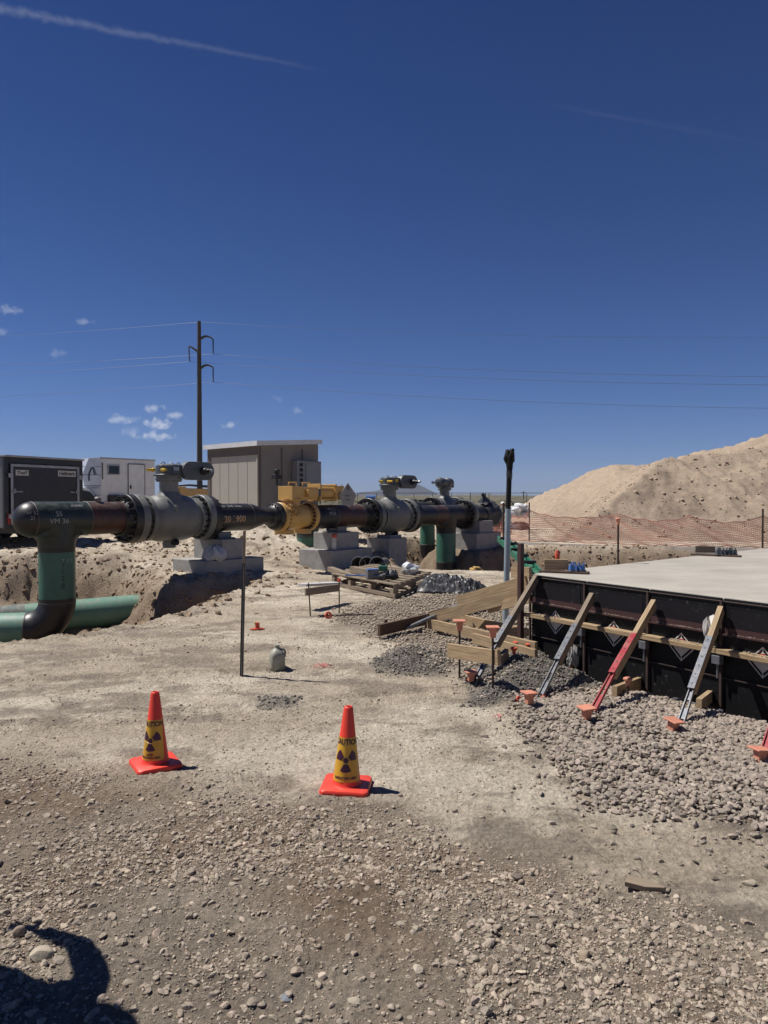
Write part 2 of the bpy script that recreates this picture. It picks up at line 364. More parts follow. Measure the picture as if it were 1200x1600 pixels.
def ground_color(x, y, r):
    mx = lambda a, b, t: a * (1 - t[:, None]) + b * t[:, None]
    c = np.repeat(C_DIRT[None], len(x), 0)
    c = mx(c, C_PALE, ss(-.08, .18, fbm(x * .8, y * 1.6, 5, 71, .6)) * .8)
    c = mx(c, C_PEB, ss(.0, .16, fbm(x * 1.5 + 4, y * 2.5, 6, 75, .7)) * .85)
    c = mx(c, C_BANK, np.clip(ss(.4, -.5, sdpoly(x, y, PITA)) + ss(.4, -.4, sdpoly(x, y, PITB)), 0, 1) * .85)
    n = .5 * fbm(x * 1.6, y * 1.6, 3, 51)
    gb = ss(.3, -.3, sdpoly(x, y, ZBOT) + n)
    c = mx(c, C_PEB * .98, gb * .8); c = mx(c, C_BRN, gb * ss(-.06, .16, fbm(x * .9 + 9, y * .9, 4, 77)) * .9)
    n2 = .3 * fbm(x * 4, y * 4, 4, 81)
    c = mx(c, C_PEB * .85, ss(.15, -.3, sdpoly(x, y, ZG) + 2.2 * n2)); c = mx(c, C_PEB * .85, ss(.25, -.3, sdpoly(x, y, ZMID) + 2 * n2) * .8)
    c = mx(c, C_CRUMB * .85, np.clip(ss(.14, -.1, sdpoly(x, y, ZCR) + n2) + ss(.12, -.12, sdpoly(x, y, ZP1) + n2) * .9 + ss(.1, -.1, sdpoly(x, y, ZP2) + n2) * .7, 0, 1))
    c = mx(c, C_GREY * 1.35, ss(.25, -.2, sdpoly(x, y, ZROAD) + n2) * .8)
    f = ss(45, 90, r); c = mx(c, C_FAR, f); c = mx(c, C_SAGE, f * ss(-.05, .15, fbm(x / 14, y / 45, 4, 91, .6)) * .85)
    return c
def M_ground():
    m = bpy.data.materials.new('soil'); m.use_nodes = True; n = m.node_tree.nodes; l = m.node_tree.links; b = n['Principled BSDF']
    b.inputs['Roughness'].default_value = .95; b.inputs['Specular IOR Level'].default_value = .15
    a = n.new('ShaderNodeAttribute'); a.attribute_name = 'soil'; t = n.new('ShaderNodeTexCoord')
    def nz(s, d, r=.6):
        k = n.new('ShaderNodeTexNoise'); k.inputs['Scale'].default_value = s; k.inputs['Detail'].default_value = d; k.inputs['Roughness'].default_value = r; l.new(t.outputs['Object'], k.inputs['Vector']); return k.outputs['Fac']
    v = n.new('ShaderNodeTexVoronoi'); v.inputs['Scale'].default_value = 42; l.new(t.outputs['Object'], v.inputs['Vector'])
    f1 = nz(28, 10, .75); f2 = nz(3.1, 8, .7)
    r1 = n.new('ShaderNodeMapRange'); l.new(f1, r1.inputs[0]); r1.inputs[1].default_value = .3; r1.inputs[2].default_value = .7; r1.inputs[3].default_value = .55; r1.inputs[4].default_value = 1.25
    r2 = n.new('ShaderNodeMapRange'); l.new(f2, r2.inputs[0]); r2.inputs[1].default_value = .3; r2.inputs[2].default_value = .7; r2.inputs[3].default_value = .74; r2.inputs[4].default_value = 1.12
    mu = n.new('ShaderNodeMath'); mu.operation = 'MULTIPLY'; l.new(r1.outputs[0], mu.inputs[0]); l.new(r2.outputs[0], mu.inputs[1])
    sc = n.new('ShaderNodeVectorMath'); sc.operation = 'SCALE'; l.new(a.outputs['Color'], sc.inputs[0]); l.new(mu.outputs[0], sc.inputs['Scale']); l.new(sc.outputs[0], b.inputs['Base Color'])
    ad = n.new('ShaderNodeMath'); ad.operation = 'MULTIPLY_ADD'; l.new(f1, ad.inputs[0]); ad.inputs[1].default_value = 1.3
    vm = n.new('ShaderNodeMath'); vm.operation = 'MULTIPLY'; l.new(v.outputs['Distance'], vm.inputs[0]); vm.inputs[1].default_value = -.35; l.new(vm.outputs[0], ad.inputs[2])
    bp = n.new('ShaderNodeBump'); bp.inputs['Strength'].default_value = 1; bp.inputs['Distance'].default_value = .030; l.new(ad.outputs[0], bp.inputs['Height'])
    bp2 = n.new('ShaderNodeBump'); bp2.inputs['Strength'].default_value = .8; bp2.inputs['Distance'].default_value = .05; l.new(f2, bp2.inputs['Height']); l.new(bp2.outputs[0], bp.inputs['Normal']); l.new(bp.outputs[0], b.inputs['Normal'])
    return m
ground()

# ------------------------------------------------------------------ loose stones and clods (uncountable: one mesh each)
def rock_shapes(sub, n, seed, rough=.14, cuts=11):
    rg = np.random.default_rng(seed); out = []
    bm = bmesh.new(); bmesh.ops.create_icosphere(bm, subdivisions=sub, radius=1.0); bm.verts.ensure_lookup_table()
    V = np.array([v.co[:] for v in bm.verts]); Fc = np.array([[v.index for v in f.verts] for f in bm.faces]); bm.free()
    for k in range(n):
        v = V.copy()
        for _ in range(cuts):
            d = rg.normal(size=3); d /= np.linalg.norm(d); c = rg.uniform(.40, .78); p = v @ d
            v = v - np.clip(p - c, 0, None)[:, None] * d * .92
        for _ in range(3):
            d = rg.normal(size=3) * 1.6; v = v * (1 + rough * .33 * np.sin(v @ d + rg.uniform(0, 6)))[:, None]
        out.append(v)
    return out, Fc
def M_stone(name, rough=.85, bump=.004, bs=60):
    m = bpy.data.materials.new(name); m.use_nodes = True; n = m.node_tree.nodes; l = m.node_tree.links; b = n['Principled BSDF']
    b.inputs['Roughness'].default_value = rough; b.inputs['Specular IOR Level'].default_value = .25
    a = n.new('ShaderNodeAttribute'); a.attribute_name = 'tone'; t = n.new('ShaderNodeTexCoord')
    k = n.new('ShaderNodeTexNoise'); k.inputs['Scale'].default_value = bs; k.inputs['Detail'].default_value = 6; l.new(t.outputs['Object'], k.inputs['Vector'])
    r = n.new('ShaderNodeMapRange'); l.new(k.outputs['Fac'], r.inputs[0]); r.inputs[1].default_value = .3; r.inputs[2].default_value = .7; r.inputs[3].default_value = .78; r.inputs[4].default_value = 1.15
    s = n.new('ShaderNodeVectorMath'); s.operation = 'SCALE'; l.new(a.outputs['Color'], s.inputs[0]); l.new(r.outputs[0], s.inputs['Scale']); l.new(s.outputs[0], b.inputs['Base Color'])
    bp = n.new('ShaderNodeBump'); bp.inputs['Distance'].default_value = bump; l.new(k.outputs['Fac'], bp.inputs['Height']); l.new(bp.outputs[0], b.inputs['Normal'])
    return m
MS = M_stone('stone'); MC = M_stone('clod', .95, .02, 22)
def scatter(name, P, size, tone, sub, m, sink=.3, flat=.65, smooth=True, seed=1, surf=None, kind='stuff'):
    n = len(P); rg = np.random.default_rng(seed); shapes, Fc = rock_shapes(sub, 14, seed + 5); SV = np.array(shapes); nv = SV.shape[1]
    which = rg.integers(0, len(shapes), n); v = SV[which]
    sc = np.stack([rg.uniform(.8, 1.25, n), rg.uniform(.65, 1.0, n), rg.uniform(flat * .75, flat * 1.25, n)], 1) * size[:, None]
    v = v * sc[:, None, :]
    a = rg.uniform(0, 2 * np.pi, n); tl = rg.normal(0, .35, n); ca, sa, ct, st = np.cos(a), np.sin(a), np.cos(tl), np.sin(tl)
    y = v[..., 1] * ct[:, None] - v[..., 2] * st[:, None]; z = v[..., 1] * st[:, None] + v[..., 2] * ct[:, None]; x = v[..., 0]
    X = x * ca[:, None] - y * sa[:, None]; Y = x * sa[:, None] + y * ca[:, None]
    zz = (surf or hgt)(P[:, 0], P[:, 1])
    V = np.stack([X + P[:, 0:1], Y + P[:, 1:2], z + (zz + sc[:, 2] * (1 - 2 * sink))[:, None]], -1).reshape(-1, 3)
    FF = (Fc[None] + (np.arange(n) * nv)[:, None, None]).reshape(-1, 3)
    me = bpy.data.meshes.new(name); me.vertices.add(len(V)); me.vertices.foreach_set('co', V.astype(np.float32).ravel())
    me.loops.add(FF.size); me.loops.foreach_set('vertex_index', FF.astype(np.int32).ravel()); me.polygons.add(len(FF))
    me.polygons.foreach_set('loop_start', (np.arange(len(FF)) * 3).astype(np.int32)); me.polygons.foreach_set('loop_total', np.full(len(FF), 3, np.int32)); me.update(calc_edges=True)
    me.polygons.foreach_set('use_smooth', np.full(len(FF), smooth))
    T = np.repeat(tone, nv, 0); at = me.color_attributes.new('tone', 'FLOAT_COLOR', 'POINT'); at.data.foreach_set('color', np.concatenate([T, np.ones((len(T), 1))], 1).astype(np.float32).ravel())
    me.materials.append(m); o = bpy.data.objects.new(name, me); COL.objects.link(o); struct(o, kind); return o
def tones(n, base, var, seed, alt=None, pa=.0):
    rg = np.random.default_rng(seed); b = np.repeat(np.array(base)[None], n, 0)
    if alt is not None: k = rg.random(n) < pa; b[k] = np.array(alt)
    return np.clip(b * (1 + rg.normal(0, var, (n, 1))) * (1 + rg.normal(0, .015, (n, 3))), .02, .7)
def samp(n, x0, x1, y0, y1, seed, mask=None, fan=True):
    rg = np.random.default_rng(seed); P = np.zeros((0, 2))
    while len(P) < n:
        q = np.stack([rg.uniform(x0, x1, n), rg.uniform(y0, y1, n)], 1)
        if fan: q = q[np.abs(q[:, 0]) < q[:, 1] * .60 + .6]
        if mask is not None: q = q[rg.random(len(q)) < mask(q[:, 0], q[:, 1])]
        P = np.vstack([P, q])
    return P[:n]
def sz(n, lo, hi, seed, p=2.2):
    rg = np.random.default_rng(seed); return lo + (hi - lo) * rg.random(n) ** p
mb_ = lambda x, y: ss(.25, -.25, sdpoly(x, y, ZBOT) + .5 * fbm(x * 1.6, y * 1.6, 3, 51)) * np.clip(.25 + 1.8 * ss(-.12, .16, fbm(x * 2.2, y * 2.2, 4, 55)), 0, 1)
S_T = np.array(col(164, 150, 133)); S_G = np.array(col(150, 138, 125)); S_B = np.array(col(134, 116, 102))
n = 42000; P = samp(n, -3, 3.2, 1.9, 5.2, 101, mb_); scatter('fine_gravel', P, sz(n, .0022, .008, 1, 2.0), tones(n, S_T, .12, 1, S_B, .4), 1, MS, .35, .7, False, 1)
n = 7500; P = samp(n, -3, 3.2, 1.9, 5.2, 102, mb_); scatter('gravel', P, sz(n, .006, .022, 2, 4.5), tones(n, S_T, .16, 2, S_B, .45), 2, MS, .46, .58, False, 2)
n = 8000; P = samp(n, -3, 3.2, 1.9, 5.2, 122, mb_); scatter('soil_clods', P, sz(n, .005, .026, 22, 4.0), tones(n, C_PEB * .95, .08, 22, C_BRN * 1.1, .5), 2, MC, .5, .6, False, 22)
# right-hand wash of grey stones
mg_ = lambda x, y: ss(.10, -.16, sdpoly(x, y, ZG) + .75 * fbm(x * 2.2, y * 2.2, 5, 81, .6)) * np.clip(.55 + 2.2 * ss(-.15, .1, fbm(x * 1.2, y * 1.2, 3, 181)), 0, 1)
n = 21000; P = samp(n, .8, 5.5, 3.2, 7.2, 103, mg_); scatter('grey_gravel', P, sz(n, .009, .029, 3, 1.5), tones(n, S_G, .14, 3, col(128, 114, 102), .4), 2, MS, .2, .68, False, 3)
# mid gravel by the timbers
mm_ = lambda x, y: ss(.3, -.5, sdpoly(x, y, ZMID) + .8 * fbm(x * 1.8, y * 1.8, 3, 82))
n = 9000; P = samp(n, -1.2, 2.6, 6.0, 13, 104, mm_); scatter('gravel_patch', P, sz(n, .008, .030, 4, 1.6), tones(n, S_T * .9, .15, 4, S_B, .35), 1, MS, .3, .65, True, 4)
# concrete crumbs
mc_ = lambda x, y: np.clip(ss(.1, -.12, sdpoly(x, y, ZCR) + .2 * fbm(x * 4, y * 4, 4, 83)) + ss(.1, -.1, sdpoly(x, y, ZP1)) + ss(.08, -.06, sdpoly(x, y, ZP2)) * .6, 0, 1)
n = 16000; P = samp(n, -1.4, 2.6, 5.2, 8.2, 105, mc_); scatter('concrete_crumbs', P, sz(n, .003, .020, 5, 4.0), tones(n, C_CRUMB * 1.0, .15, 5), 1, MC, .3, .8, False, 5)
# sparse pebbles on the packed dirt
ms_ = lambda x, y: np.clip(.10 + 1.6 * ss(.02, .2, fbm(x * .9, y * .9, 4, 85)), 0, 1)
mg2 = lambda x, y: np.exp(-(sdpoly(x, y, ZG) / .35) ** 2) * .5
n = 900; P = samp(n, .5, 5.5, 2.6, 7.4, 133, mg2); scatter('stray_gravel', P, sz(n, .008, .026, 33, 2.0), tones(n, S_G, .14, 33), 2, MS, .3, .68, False, 33)
n = 3600; P = samp(n, -6, 6, 3.0, 15, 106, ms_); scatter('pebbles', P, sz(n, .004, .024, 6, 4.5), tones(n, S_T * .8, .18, 6, S_B * .85, .5), 1, MS, .3, .65, True, 6)
n = 38000; P = samp(n, -6, 5, 2.6, 12, 107, lambda x, y: np.clip(.12 + 1.8 * ss(-.03, .2, fbm(x * 1.6, y * 1.9, 5, 87, .6)), 0, 1)); scatter('grit', P, sz(n, .002, .010, 7, 3.5), tones(n, S_T * .82, .18, 7, S_B * .9, .45), 1, MS, .3, .75, False, 7)
# clods on the banks
def mk_(x, y):
    return np.clip(np.exp(-((sdpoly(x, y, PITA) + .5) / .9) ** 2) * ss(8.6, 10.5, y) + np.exp(-((sdpoly(x, y, PITB) + .4) / .8) ** 2) * ss(17, 19, y) + ss(17, 19, y) * ss(23, 21, y) * ss(0, -2, x) * .5, 0, 1)
n = 20000; P = samp(n, -12, 9, 8, 27, 108, mk_); scatter('dirt_clods', P, sz(n, .008, .09, 8, 9.0), tones(n, C_BANK * 1.0, .10, 8, C_DIRT, .3), 2, MC, .5, .75, False, 8)

# ------------------------------------------------------------------ mound of excavated soil
def mound_h(x, y):
    w = fbm(x * .25, y * .25, 4, 201)
    # crest profile by x at distance ~34
    crest = np.interp(x + 1.2 * w, [5.2, 7.2, 9.4, 11.8, 13.4, 17.3, 19.6, 24, 34, 44, 52], [-.6, .5, 1.6, 3.0, 3.9, 4.2, 4.9, 6.0, 6.5, 3.0, -.8])
    foot = 27.2 - .10 * (x - 6) + .8 * w; back = 50 + 3 * w
    up = (y - foot) * .62; dn = (back - y) * .6
    prof = np.minimum(np.minimum(up, dn), crest)
    sm = np.minimum(prof, crest - .25 * np.log1p(np.exp((crest - np.minimum(up, dn)) * -1.2)))
    # spur: low apron running out to the left
    ap = 1.0 * np.exp(-((y - 29.5) / 1.8) ** 2) * ss(5.0, 11.0, x)
    z = np.maximum(sm, ap - .1)
    steep = ss(.1, 1.2, z)
    z = z + steep * (.55 * fbm(x * .5, y * .5, 5, 205, .55) + .22 * fbm(x * 1.6 + y * .2, y * .7, 5, 207, .6) + .07 * fbm(x * 7, y * 7, 3, 209)
                     - .42 * np.abs(fbm(x * 1.5 + .35 * y, y * .28, 5, 211, .62)) + .10 * fbm(x * 3.5, y * 3.5, 4, 213, .65))
    return z - .12
xs = np.arange(3, 54, .11); ys = np.concatenate([np.arange(25.5, 40, .11), np.arange(40, 54, .4)])
X, Y = np.meshgrid(xs, ys); Zm = mound_h(X, Y); V = np.stack([X, Y, Zm], -1).reshape(-1, 3); nx = len(xs)
i = np.arange(len(ys) - 1)[:, None] * nx; j = np.arange(nx - 1)[None]
Fq = np.stack([i + j, i + j + 1, i + nx + j + 1, i + nx + j], -1).reshape(-1, 4)
me = bpy.data.meshes.new('dirt_mound'); me.from_pydata(V.tolist(), [], Fq.tolist()); me.polygons.foreach_set('use_smooth', np.ones(len(Fq), bool))
cc = np.repeat(np.array(col(178, 159, 138))[None], len(V), 0); k = ss(-.05, .2, fbm(V[:, 0] * .5, V[:, 1] * .5, 4, 221))[:, None]; cc = cc * (1 - k * .5) + np.array(col(154, 137, 119)) * k * .5
at = me.color_attributes.new('soil', 'FLOAT_COLOR', 'POINT'); at.data.foreach_set('color', np.concatenate([cc, np.ones((len(cc), 1))], 1).astype(np.float32).ravel())
me.materials.append(bpy.data.materials['soil']); mound = bpy.data.objects.new('dirt_mound', me); COL.objects.link(mound)
tag(mound, 'tall pale heap of excavated dirt behind the orange mesh', 'dirt mound')
n = 6500; P = samp(n, 7, 26, 26.5, 38, 120, lambda x, y: ss(0, .5, mound_h(x, y)), fan=False)
scatter('mound_clods', P, sz(n, .010, .10, 20, 8.0), tones(n, np.array(col(172, 155, 133)), .10, 20), 2, MC, .4, .75, True, 20, mound_h)

# distant mountain and ridge
def hill(name, pts, D, depth, c, seed):
    xs = np.linspace(pts[0][0], pts[-1][0], 160); ry = np.interp(xs, [p[0] for p in pts], [p[1] for p in pts])
    V = []; rows = 14
    for k in range(rows):
        f = k / (rows - 1); prof = math.sin(f * math.pi) 
        for x, yv in zip(xs, ry):
            d = D + depth * (f - .5); top = W(x, yv, D).z; X = (x - 600) / F * D
            z = -5 + (top + 5) * prof * (1 + .0 * k)
            z += float(fbm(np.array([X / (D * .006)]), np.array([d / (D * .006)]), 4, seed)[0]) * D * .004 * prof * (0 if k == rows // 2 else 1)
            V.append((X, d, z))
    n = len(xs); Fs = [(k * n + i, k * n + i + 1, (k + 1) * n + i + 1, (k + 1) * n + i) for k in range(rows - 1) for i in range(n - 1)]
    me = bpy.data.meshes.new(name); me.from_pydata(V, [], Fs); me.polygons.foreach_set('use_smooth', np.ones(len(Fs), bool))
    me.materials.append(mat(name + '_ground', c, .95, c2=tuple(q * .75 for q in c), ns=.004, nd=8)); o = bpy.data.objects.new(name, me); COL.objects.link(o); return struct(o)
hill('mountain', [(545, 781), (560, 770), (585, 768), (605, 761), (625, 754), (640, 753), (652, 757), (665, 764), (680, 772), (700, 780)], 7000, 2200, col(62, 58, 58), 5)
hill('hills', [(300, 784), (420, 777), (500, 774), (560, 776), (700, 773), (760, 772), (800, 774), (850, 777), (900, 780), (960, 782)], 5200, 1500, col(98, 93, 82), 6)
#MORE
# ------------------------------------------------------------------ materials
M_ = {}
M_['black'] = mat('black_coating', (.011, .011, .012), .42, c2=(.022, .02, .019), ns=7, dust=.35, dustc=(.13, .115, .10), bump=.001)
M_['brownpipe'] = mat('rusty_brown_coating', (.080, .028, .017), .45, c2=(.032, .018, .014), ns=4, dust=.5, dustc=(.2, .16, .13), bump=.001)
M_['darkgreen'] = mat('dark_green_coating', (.016, .030, .026), .4, c2=(.022, .026, .025), ns=5, dust=.5, dustc=(.15, .15, .12))
M_['green'] = mat('green_epoxy', (.050, .155, .105), .42, c2=(.038, .12, .082), ns=3, dust=.45, dustc=(.25, .25, .18))
M_['palegreen'] = mat('dusty_green_epoxy', (.13, .27, .20), .5, c2=(.10, .22, .16), ns=3, dust=.6, dustc=(.28, .27, .2))
M_['weld'] = mat('weld_bead', (.10, .085, .07), .6)
M_['valve'] = mat('grey_valve_paint', (.17, .176, .168), .42, c2=(.135, .14, .132), ns=3, dust=.55, dustc=(.3, .28, .24))
M_['valvedark'] = mat('slate_gear_paint', (.075, .09, .10), .45, c2=(.06, .07, .08), ns=5, dust=.4)
M_['steel'] = mat('bare_steel', (.35, .35, .35), .35, .9, c2=(.2, .2, .2), ns=20)
M_['sleeve'] = mat('matt_black_tape', (.006, .006, .007), .7, c2=(.012, .012, .012), ns=14, spec=.25)
M_['stubgrey'] = mat('dusty_grey_green', (.10, .13, .115), .6, c2=(.08, .095, .085), ns=4, dust=.6)
M_['hole'] = mat('bolt_black', (.012, .012, .012), .5)
M_['boltlt'] = mat('dusty_bolt', (.16, .15, .14), .5, .4)
M_['yellow'] = mat('tan_yellow_paint', (.56, .34, .10), .45, c2=(.50, .30, .09), ns=4, dust=.3)
M_['brightyellow'] = mat('bright_yellow', (.62, .40, .02), .45)
M_['conc'] = mat('concrete', (.34, .33, .31), .9, c2=(.26, .25, .235), ns=5, nd=9, bump=.004, bs=30, dust=.5)
M_['wood'] = mat('pine_timber', (.44, .32, .185), .75, c2=(.24, .16, .085), ns=11, nd=7, stretch=(.35, 6, 6), bump=.0015, bs=30)
M_['woodgrey'] = mat('weathered_timber', (.27, .21, .145), .8, c2=(.17, .13, .09), ns=9, nd=7, stretch=(.35, 6, 6), bump=.002, bs=30)
M_['wooddark'] = mat('dark_stained_timber', (.11, .062, .036), .8, c2=(.065, .038, .024), ns=9, nd=7, stretch=(.35, 6, 6), bump=.002, bs=30)
M_['rust'] = mat('rusty_rod', (.055, .032, .024), .8, c2=(.03, .02, .017), ns=30)
M_['maroon'] = mat('maroon_steel', (.055, .02, .019), .6, c2=(.05, .022, .02), ns=12)
M_['orangecap'] = mat('faded_orange_plastic', (.60, .25, .155), .6, c2=(.46, .18, .115), ns=12)
M_['redcap'] = mat('red_orange_plastic', (.62, .10, .045), .5)
M_['redmetal'] = mat('red_painted_steel', (.40, .035, .045), .45, c2=(.28, .03, .035), ns=14, dust=.35)
M_['galv'] = mat('galvanised_steel', (.22, .23, .25), .5, .5, c2=(.12, .125, .14), ns=25, nd=7, dust=.3)
M_['form'] = mat('black_form_ply', (.005, .005, .006), .55, c2=(.075, .068, .06), ns=26, nd=9, mixlo=.60, mixhi=.74, spec=.25)
M_['formpurple'] = mat('worn_form_face', (.010, .008, .011), .7, c2=(.06, .055, .05), ns=20, nd=9, mixlo=.60, mixhi=.76, spec=.2)
M_['white'] = mat('white_paint', (.72, .73, .73), .45, c2=(.6, .61, .61), ns=3)
M_['offwhite'] = mat('dusty_white', (.62, .60, .56), .6, c2=(.45, .43, .40), ns=9)
M_['red'] = mat('red_mark', (.42, .03, .03), .5)
M_['blue'] = mat('blue_plastic', (.03, .12, .38), .5, c2=(.10, .20, .42), ns=18)
M_['tarp'] = mat('black_poly_sheet', (.030, .032, .038), .42, c2=(.05, .05, .055), ns=9, dust=.25, spec=.4)
M_['greensteel'] = mat('green_painted_steel', (.02, .16, .09), .45, c2=(.03, .12, .08), ns=9, dust=.3)
M_['conduit'] = mat('grey_blue_conduit', (.27, .33, .37), .5, c2=(.22, .27, .30), ns=5)
M_['chalk'] = mat('chalk_marks', (.42, .42, .40), .9)
M_['paintmark'] = mat('pale_orange_marker', (.55, .36, .22), .9)
M_['cone'] = mat('cone_orange_red', (.80, .055, .028), .42, c2=(.72, .045, .022), ns=5, bump=.0006, bs=60, dust=.12, dustc=(.62, .30, .22))
M_['decal'] = mat('decal_yellow', (.64, .36, .03), .35)
M_['purple'] = mat('decal_purple', (.055, .008, .035), .4)

# ------------------------------------------------------------------ lettering
def text_geo(s, size=1., bold=0.):
    c = bpy.data.curves.new('letters', 'FONT'); c.body = s; c.size = size; c.align_x = 'CENTER'; c.align_y = 'CENTER'; c.offset = bold; c.resolution_u = 3
    o = bpy.data.objects.new('letters', c); COL.objects.link(o); dg = bpy.context.evaluated_depsgraph_get(); me = bpy.data.meshes.new_from_object(o.evaluated_get(dg))
    vs = [v.co.copy() for v in me.vertices]; fc = [tuple(p.vertices) for p in me.polygons]
    bpy.data.objects.remove(o); bpy.data.curves.remove(c); bpy.data.meshes.remove(me); return vs, fc
def letters(name, s, size, m, parent, fn, bold=0., sx=1.):
    vs, fc = text_geo(s, size, bold); q = MB(); q.add([fn(v.x * sx, v.y) for v in vs], fc)
    me = bpy.data.meshes.new(name); me.from_pydata(q.v, [], q.f); me.materials.append(m); o = bpy.data.objects.new(name, me); COL.objects.link(o); o.parent = parent; return o

# ------------------------------------------------------------------ pipeline pieces (local x along the line)
def pt(name, label, cat, t, n=0., group=None): return thing(name, label, cat, PL(t, n, 0), PROT, group)
FR = .48
_B = {}
def bolt(par, p, side, s=1., m='hole'):
    k = (side, s, m)
    if k not in _B:
        o = MB().rev((-.03 * side, 0, 0), (side, 0, 0), [(0, .032 * s), (.07 * s, .032 * s), (.072 * s, .019 * s), (.125 * s, .019 * s)], 6).build('bolt', M_[m], par); _B[k] = o.data
    else:
        o = bpy.data.objects.new('bolt', _B[k]); COL.objects.link(o); o.parent = par
    o.location = p; return o
def flange(par, x0, th, r, hub, m, side, z, y=0., nb=20, name='flange'):
    """bolted flange from x0 to x0+th; hub on the 'side' end"""
    prof = [(0, r), (th, r)] if True else None
    q = MB(); q.rev((x0, y, z), (1, 0, 0), [(0, r - .008), (.008, r), (th - .008, r), (th, r - .008)], 56)
    if hub: 
        if side > 0: q.rev((x0 + th, y, z), (1, 0, 0), [(0, hub * 1.18), (.05, hub * 1.1), (.12, hub * 1.01)], 48, cap=False)
        else: q.rev((x0 - .12, y, z), (1, 0, 0), [(0, hub * 1.01), (.07, hub * 1.1), (.12, hub * 1.18)], 48, cap=False)
    o = q.build(name, m, par, smooth=35)
    rb = r * .875
    for i in range(nb):
        a = 2 * math.pi * (i + .5) / nb; xx = x0 + th if side > 0 else x0
        bolt(o, (xx, y + rb * math.cos(a), z + rb * math.sin(a)), side)
    return o
RP = .305
def run(par, x0, x1, m, z, y=0., r=RP, name='pipe_run', n=48):
    return MB().rev((x0, y, z), (1, 0, 0), [(0, r), (x1 - x0, r)], n).build(name, m, par, smooth=35)
def weldring(par, x, z, r=RP, y=0., d=(1, 0, 0), pos=None):
    p = Vector(pos) if pos else Vector((x, y, z)); dd = Vector(d).normalized()
    return MB().rev(p - dd * .013, dd, [(0, r + .001), (.006, r + .007), (.02, r + .007), (.026, r + .001)], 40, cap=False).build('weld_seam', M_['weld'], par, smooth=60)

# --- capped tee with green riser, left end
t0 = thing('capped_tee', 'dark green capped tee at the far left end of the pipeline, on a green riser', 'pipe tee', PO, PROT)
z = 1.243
q = MB(); prof = [(-.46 - .29 * math.cos(a), RP * 1.02 * math.sin(a)) for a in [R(d) for d in range(4, 91, 8)]]
q.rev((0, 0, z), (1, 0, 0), [(-.752, .01)] + prof[0:] + [(-.46, RP * 1.02)], 48); q.build('end_cap', M_['black'], t0, smooth=50)
q = MB(); q.rev((0, 0, z), (1, 0, 0), [(-.46, RP * 1.01), (-.38, RP * 1.03), (.42, RP * 1.03), (.53, RP * 1.005)], 48)
# swept shoulder into the branch
def blend(q, x, z, r1=.315, fil=.17, n=48, rows=8):
    vs = []; fs = []
    for k in range(rows + 2):
        if k == 0: rx, zz_ = r1 + fil, z - .05
        else:
            a = math.pi / 2 * (k - 1) / rows; rx = r1 + fil * (1 - math.sin(a)); zz_ = z - RP * .97 - fil * (1 - math.cos(a))
        for i in range(n):
            an = 2 * math.pi * i / n; xx_, yy_ = rx * math.cos(an), r1 * .985 * math.sin(an); vs.append((x + xx_, yy_, zz_))
    for k in range(rows + 1):
        for i in range(n): fs.append((k * n + i, k * n + (i + 1) % n, (k + 1) * n + (i + 1) % n, (k + 1) * n + i))
    q.add(vs, fs)
blend(q, 0, z)
q.build('tee_body', M_['darkgreen'], t0, smooth=60)
for x in (-.46, .53): weldring(t0, x, z, RP * 1.02)
q = MB().rev((0, 0, z - .46), (0, 0, -1), [(0, .318), (.05, .312), (.13, .31)], 48); q.build('branch_band', M_['black'], t0, smooth=40)
weldring(t0, 0, 0, .31, pos=(0, 0, z - .47), d=(0, 0, 1))
MB().rev((0, 0, z - .59), (0, 0, -1), [(0, .308), (.86, .308)], 48).build('green_riser', M_['green'], t0, smooth=40)
weldring(t0, 0, 0, .308, pos=(0, 0, z - 1.50), d=(0, 0, 1))
# elbow to the lower left toward the viewer
Lp = wmat(t0).inverted() @ Vector((-9.6, 12.0, -.75)); hd = Vector((Lp.x, Lp.y, 0)).normalized()
c0 = Vector((0, 0, z - 1.42)); Rb = .50; pts = [c0] + [c0 + hd * (Rb * (1 - math.cos(a))) + Vector((0, 0, -Rb * math.sin(a) - .06)) for a in [R(d) for d in range(0, 91, 9)]]
MB().tube(pts, .312, 40).build('elbow', M_['black'], t0, smooth=50)
e = pts[-1]
weldring(t0, 0, 0, .312, pos=e, d=hd)
MB().tube([e, e + hd * 4.2], .308, 40).build('buried_run', M_['palegreen'], t0, smooth=50)
run(t0, .53, tx(190) - .0, M_['brownpipe'], z)
def cylmap(x0, ang0, r, zc, yc=0.):     # text on a horizontal pipe, facing -y (towards viewer)
    return lambda u, v: (x0 + u, yc - (r + .003) * math.cos(ang0 + v / r), zc + (r + .003) * math.sin(ang0 + v / r))
letters('chalk_marks', 'SS\nVM 36', .13, M_['chalk'], t0, cylmap(-.10, .1, RP * 1.03, z))
letters('chalk_marks', 'KWBY', .08, M_['chalk'], t0, cylmap(.28, .85, RP * 1.03, z))
letters('chalk_marks', 'W 52\n21', .09, M_['chalk'], t0, cylmap(-.56, .25, RP * 1.02, z))
letters('riser_marks', '3\n1\n2\n8', .13, M_['hole'], t0, lambda u, v: ((.311) * math.sin(u / .311 - .15), -.311 * math.cos(u / .311 - .15), .25 + v))
letters('riser_marks', 'T 1 C', .10, M_['chalk'], t0, lambda u, v: ((.311) * math.sin(u / .311 + .15), -.311 * math.cos(u / .311 + .15), .50 + v))
for xx in (.78, 1.35):
    q = MB().cyl((xx, -.02, z + RP - .02), (xx, -.02, z + RP + .06), .05).rev((xx, -.02, z + RP + .05), (0, 0, 1), [(0, .06), (.02, .07), (.05, .03)], 16); q.build('vent_plug', M_['boltlt'], t0, smooth=40)
fx = tx(186)
